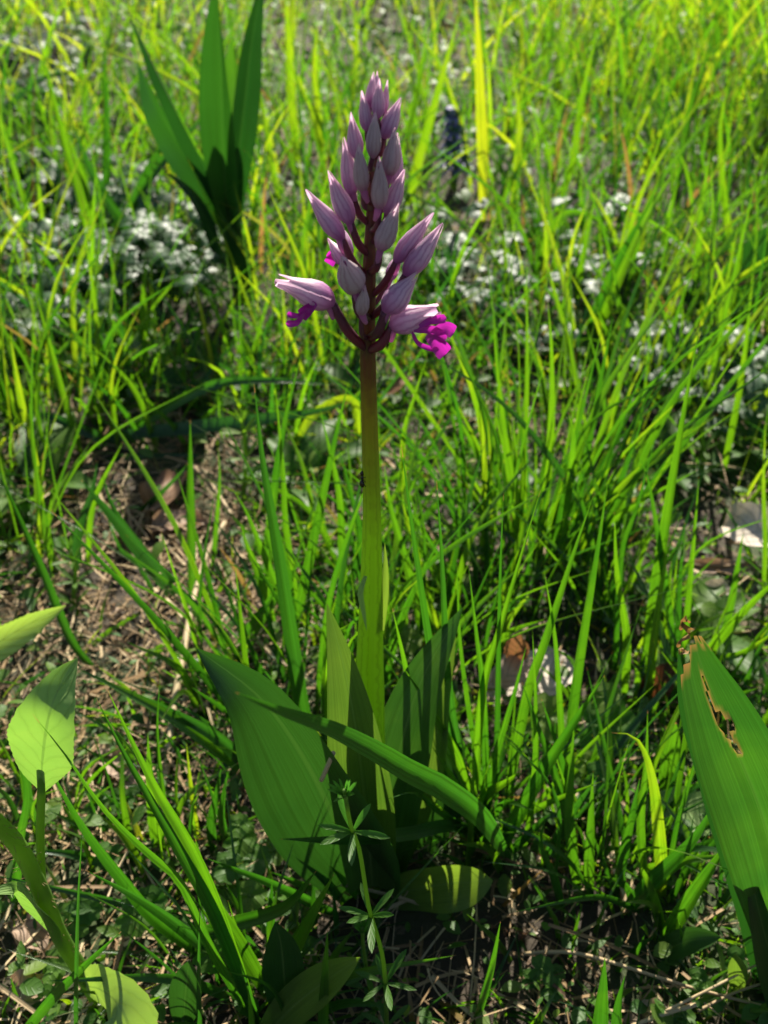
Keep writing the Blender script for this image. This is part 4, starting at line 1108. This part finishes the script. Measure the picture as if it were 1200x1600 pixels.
dead('broad white dead leaf behind the slanting blades', [(760, 1095), (800, 1065), (850, 1050), (905, 1030)], [.003, .01, .014, .008], 90, 1.0, .25, .2)
dead('grey-brown papery dead leaf on top of the white one', [(775, 1075), (800, 1050), (845, 1035)], [.014, .024, .022], 52, .74, .3, .15)
dead('upright orange-brown dead leaf behind the slanting blades', [(800, 1035), (808, 1012), (812, 988)], [.02, .035, .05], 38, .42, .35, .15, (0, -1, .4))
dead('dark red-brown dead leaf in shade left of the chewed tip', [(1000, 1090), (1030, 1065), (1050, 1035)], [.006, .02, .03], 46, .08, .4, .3, (0, -1, .6))
dead('crumpled pale brown dead leaf on the straw patch', [(225, 800), (255, 770), (290, 745)], [.004, .018, .014], 55, .52, .6, .5)
dead('curled pinkish dead leaf on the straw patch', [(235, 830), (270, 815), (325, 818)], [.004, .012, .006], 40, .6, .6, .4)
dead('reddish dead leaf scrap beyond the straw patch', [(82, 745), (102, 740), (125, 742)], [.003, .008, .004], 15, .35, .5, .3)
dead('pale dead leaf fragment under the hairy stem', [(20, 1440), (45, 1450), (70, 1490)], [.003, .008, .004], 48, .65, .5, .4)
dead('broken grey dead leaf in the bottom litter', [(5, 1570), (50, 1545), (85, 1530)], [.003, .01, .006], 55, .6, .5, .4)
dead('pinkish dead leaf under the leaning bundle', [(160, 1180), (190, 1200), (215, 1250)], [.003, .012, .006], 42, .66, .5, .4)
dead('tan dead leaf below the straw patch', [(150, 1160), (175, 1170), (200, 1180)], [.003, .008, .003], 34, .7, .4, .3)
dead('pale dead leaf lying at the foot of the straws', [(975, 1600), (1010, 1585), (1060, 1590)], [.003, .008, .003], 40, .75, .4, .3)
dead('yellowing dead leaf by the flower head foot', [(600, 618), (622, 602), (648, 588)], [.02, .03, .03], 26, .45, .4, .3)
dead('pale dead leaf beside the hidden stem foot', [(600, 585), (620, 580), (590, 600)], [.004, .008, .004], 34, .85, .4, .3)
for i in range(26):
    a, b = random.choice(((random.uniform(60, 420), random.uniform(780, 1000)), (random.uniform(600, 1180), random.uniform(620, 1000)), (random.uniform(560, 1180), random.uniform(1380, 1580)), (random.uniform(0, 330), random.uniform(500, 760))))
    an = random.uniform(0, 6.28); l = random.uniform(10, 22)
    o = dead('small scrap of dead leaf in the litter under the grass', [(a, b), (a+l*.5*math.cos(an), b+l*.4*math.sin(an)), (a+l*math.cos(an), b+l*.8*math.sin(an))], [.003, .009, .005], random.uniform(8, 18), random.uniform(.15, .95), .5, .4)
    o['group'] = 'small dead leaf scraps'
def straw(label, pts, zs, w, tint=.85, group=None):
    P = on_ground(pts, zs); r0 = w*.5*mpp(P[len(P)//2])
    m = M(); m.add(*tube(P, lambda t: r0*(1-.25*t)*(1+.15*(math.sin(t*25) > .93)), 7, 26), tint=tint)
    o = m.build('straw', MAT['straw']); return tag(o, label, 'straw', group)
straw('long pale dry stalk lying beside the largest orchid leaf', [(258, 1215), (272, 1100), (285, 1030), (300, 945), (322, 870), (352, 815)], [.004, .01, .014, .018, .022, .03], 11, .95)
straw('grey dry stalk crossing behind the straw patch', [(300, 728), (330, 758), (362, 805)], [.015, .02, .02], 8, .7)
straw('thin dry stalk lying level behind the straw patch', [(335, 832), (370, 826), (410, 830)], [.012, .014, .012], 5, .85)
straw('long thin straw running over the dark litter', [(818, 1490), (890, 1488), (960, 1505), (1080, 1543), (1210, 1576)], [.012, .014, .014, .014, .010], 6.5, .75)
straw('pale thick straw end at the frame foot', [(985, 1606), (1035, 1585), (1088, 1570)], [.008, .012, .016], 9, .95)
straw('straw slanting across the long thin straw', [(1040, 1580), (1110, 1545), (1187, 1505)], [.016, .02, .02], 5, .9)
straw('straw crossing at the lower corner litter', [(1090, 1580), (1150, 1550), (1215, 1530)], [.014, .014, .012], 5, .7)
straw('brown twig lying between the bleached dead leaves', [(1050, 850), (1075, 880), (1130, 885), (1180, 880)], [.01, .008, .008, .006], 9, .35)
for i in range(60):
    a, b = random.choice(((random.uniform(60, 330), random.uniform(820, 1060)), (random.uniform(620, 1180), random.uniform(1330, 1600)), (random.uniform(0, 300), random.uniform(1080, 1400)), (random.uniform(860, 1150), random.uniform(880, 1300))))
    an = random.uniform(-3.14, 3.14); l = random.uniform(35, 110)
    straw('thin dry straw lying loose in the litter around the orchid', [(a, b), (a+l*.5*math.cos(an)+random.uniform(-6, 6), b+l*.35*math.sin(an)), (a+l*math.cos(an), b+l*.7*math.sin(an))], [.004, random.uniform(.006, .016), random.uniform(.002, .016)], random.uniform(2.2, 4.2), random.uniform(.3, .95), 'loose straws in the litter')
# straw bit caught on the orchid leaf
P = [O(502, 1219, -.030), O(512, 1197, -.031), O(521, 1176, -.031)]
m = M(); m.add(*tube(P, .0009, 8, 8), tint=1.0); o = m.build('straw', MAT['straw']); tag(o, 'short straw bit caught against the orchid leaves', 'straw')
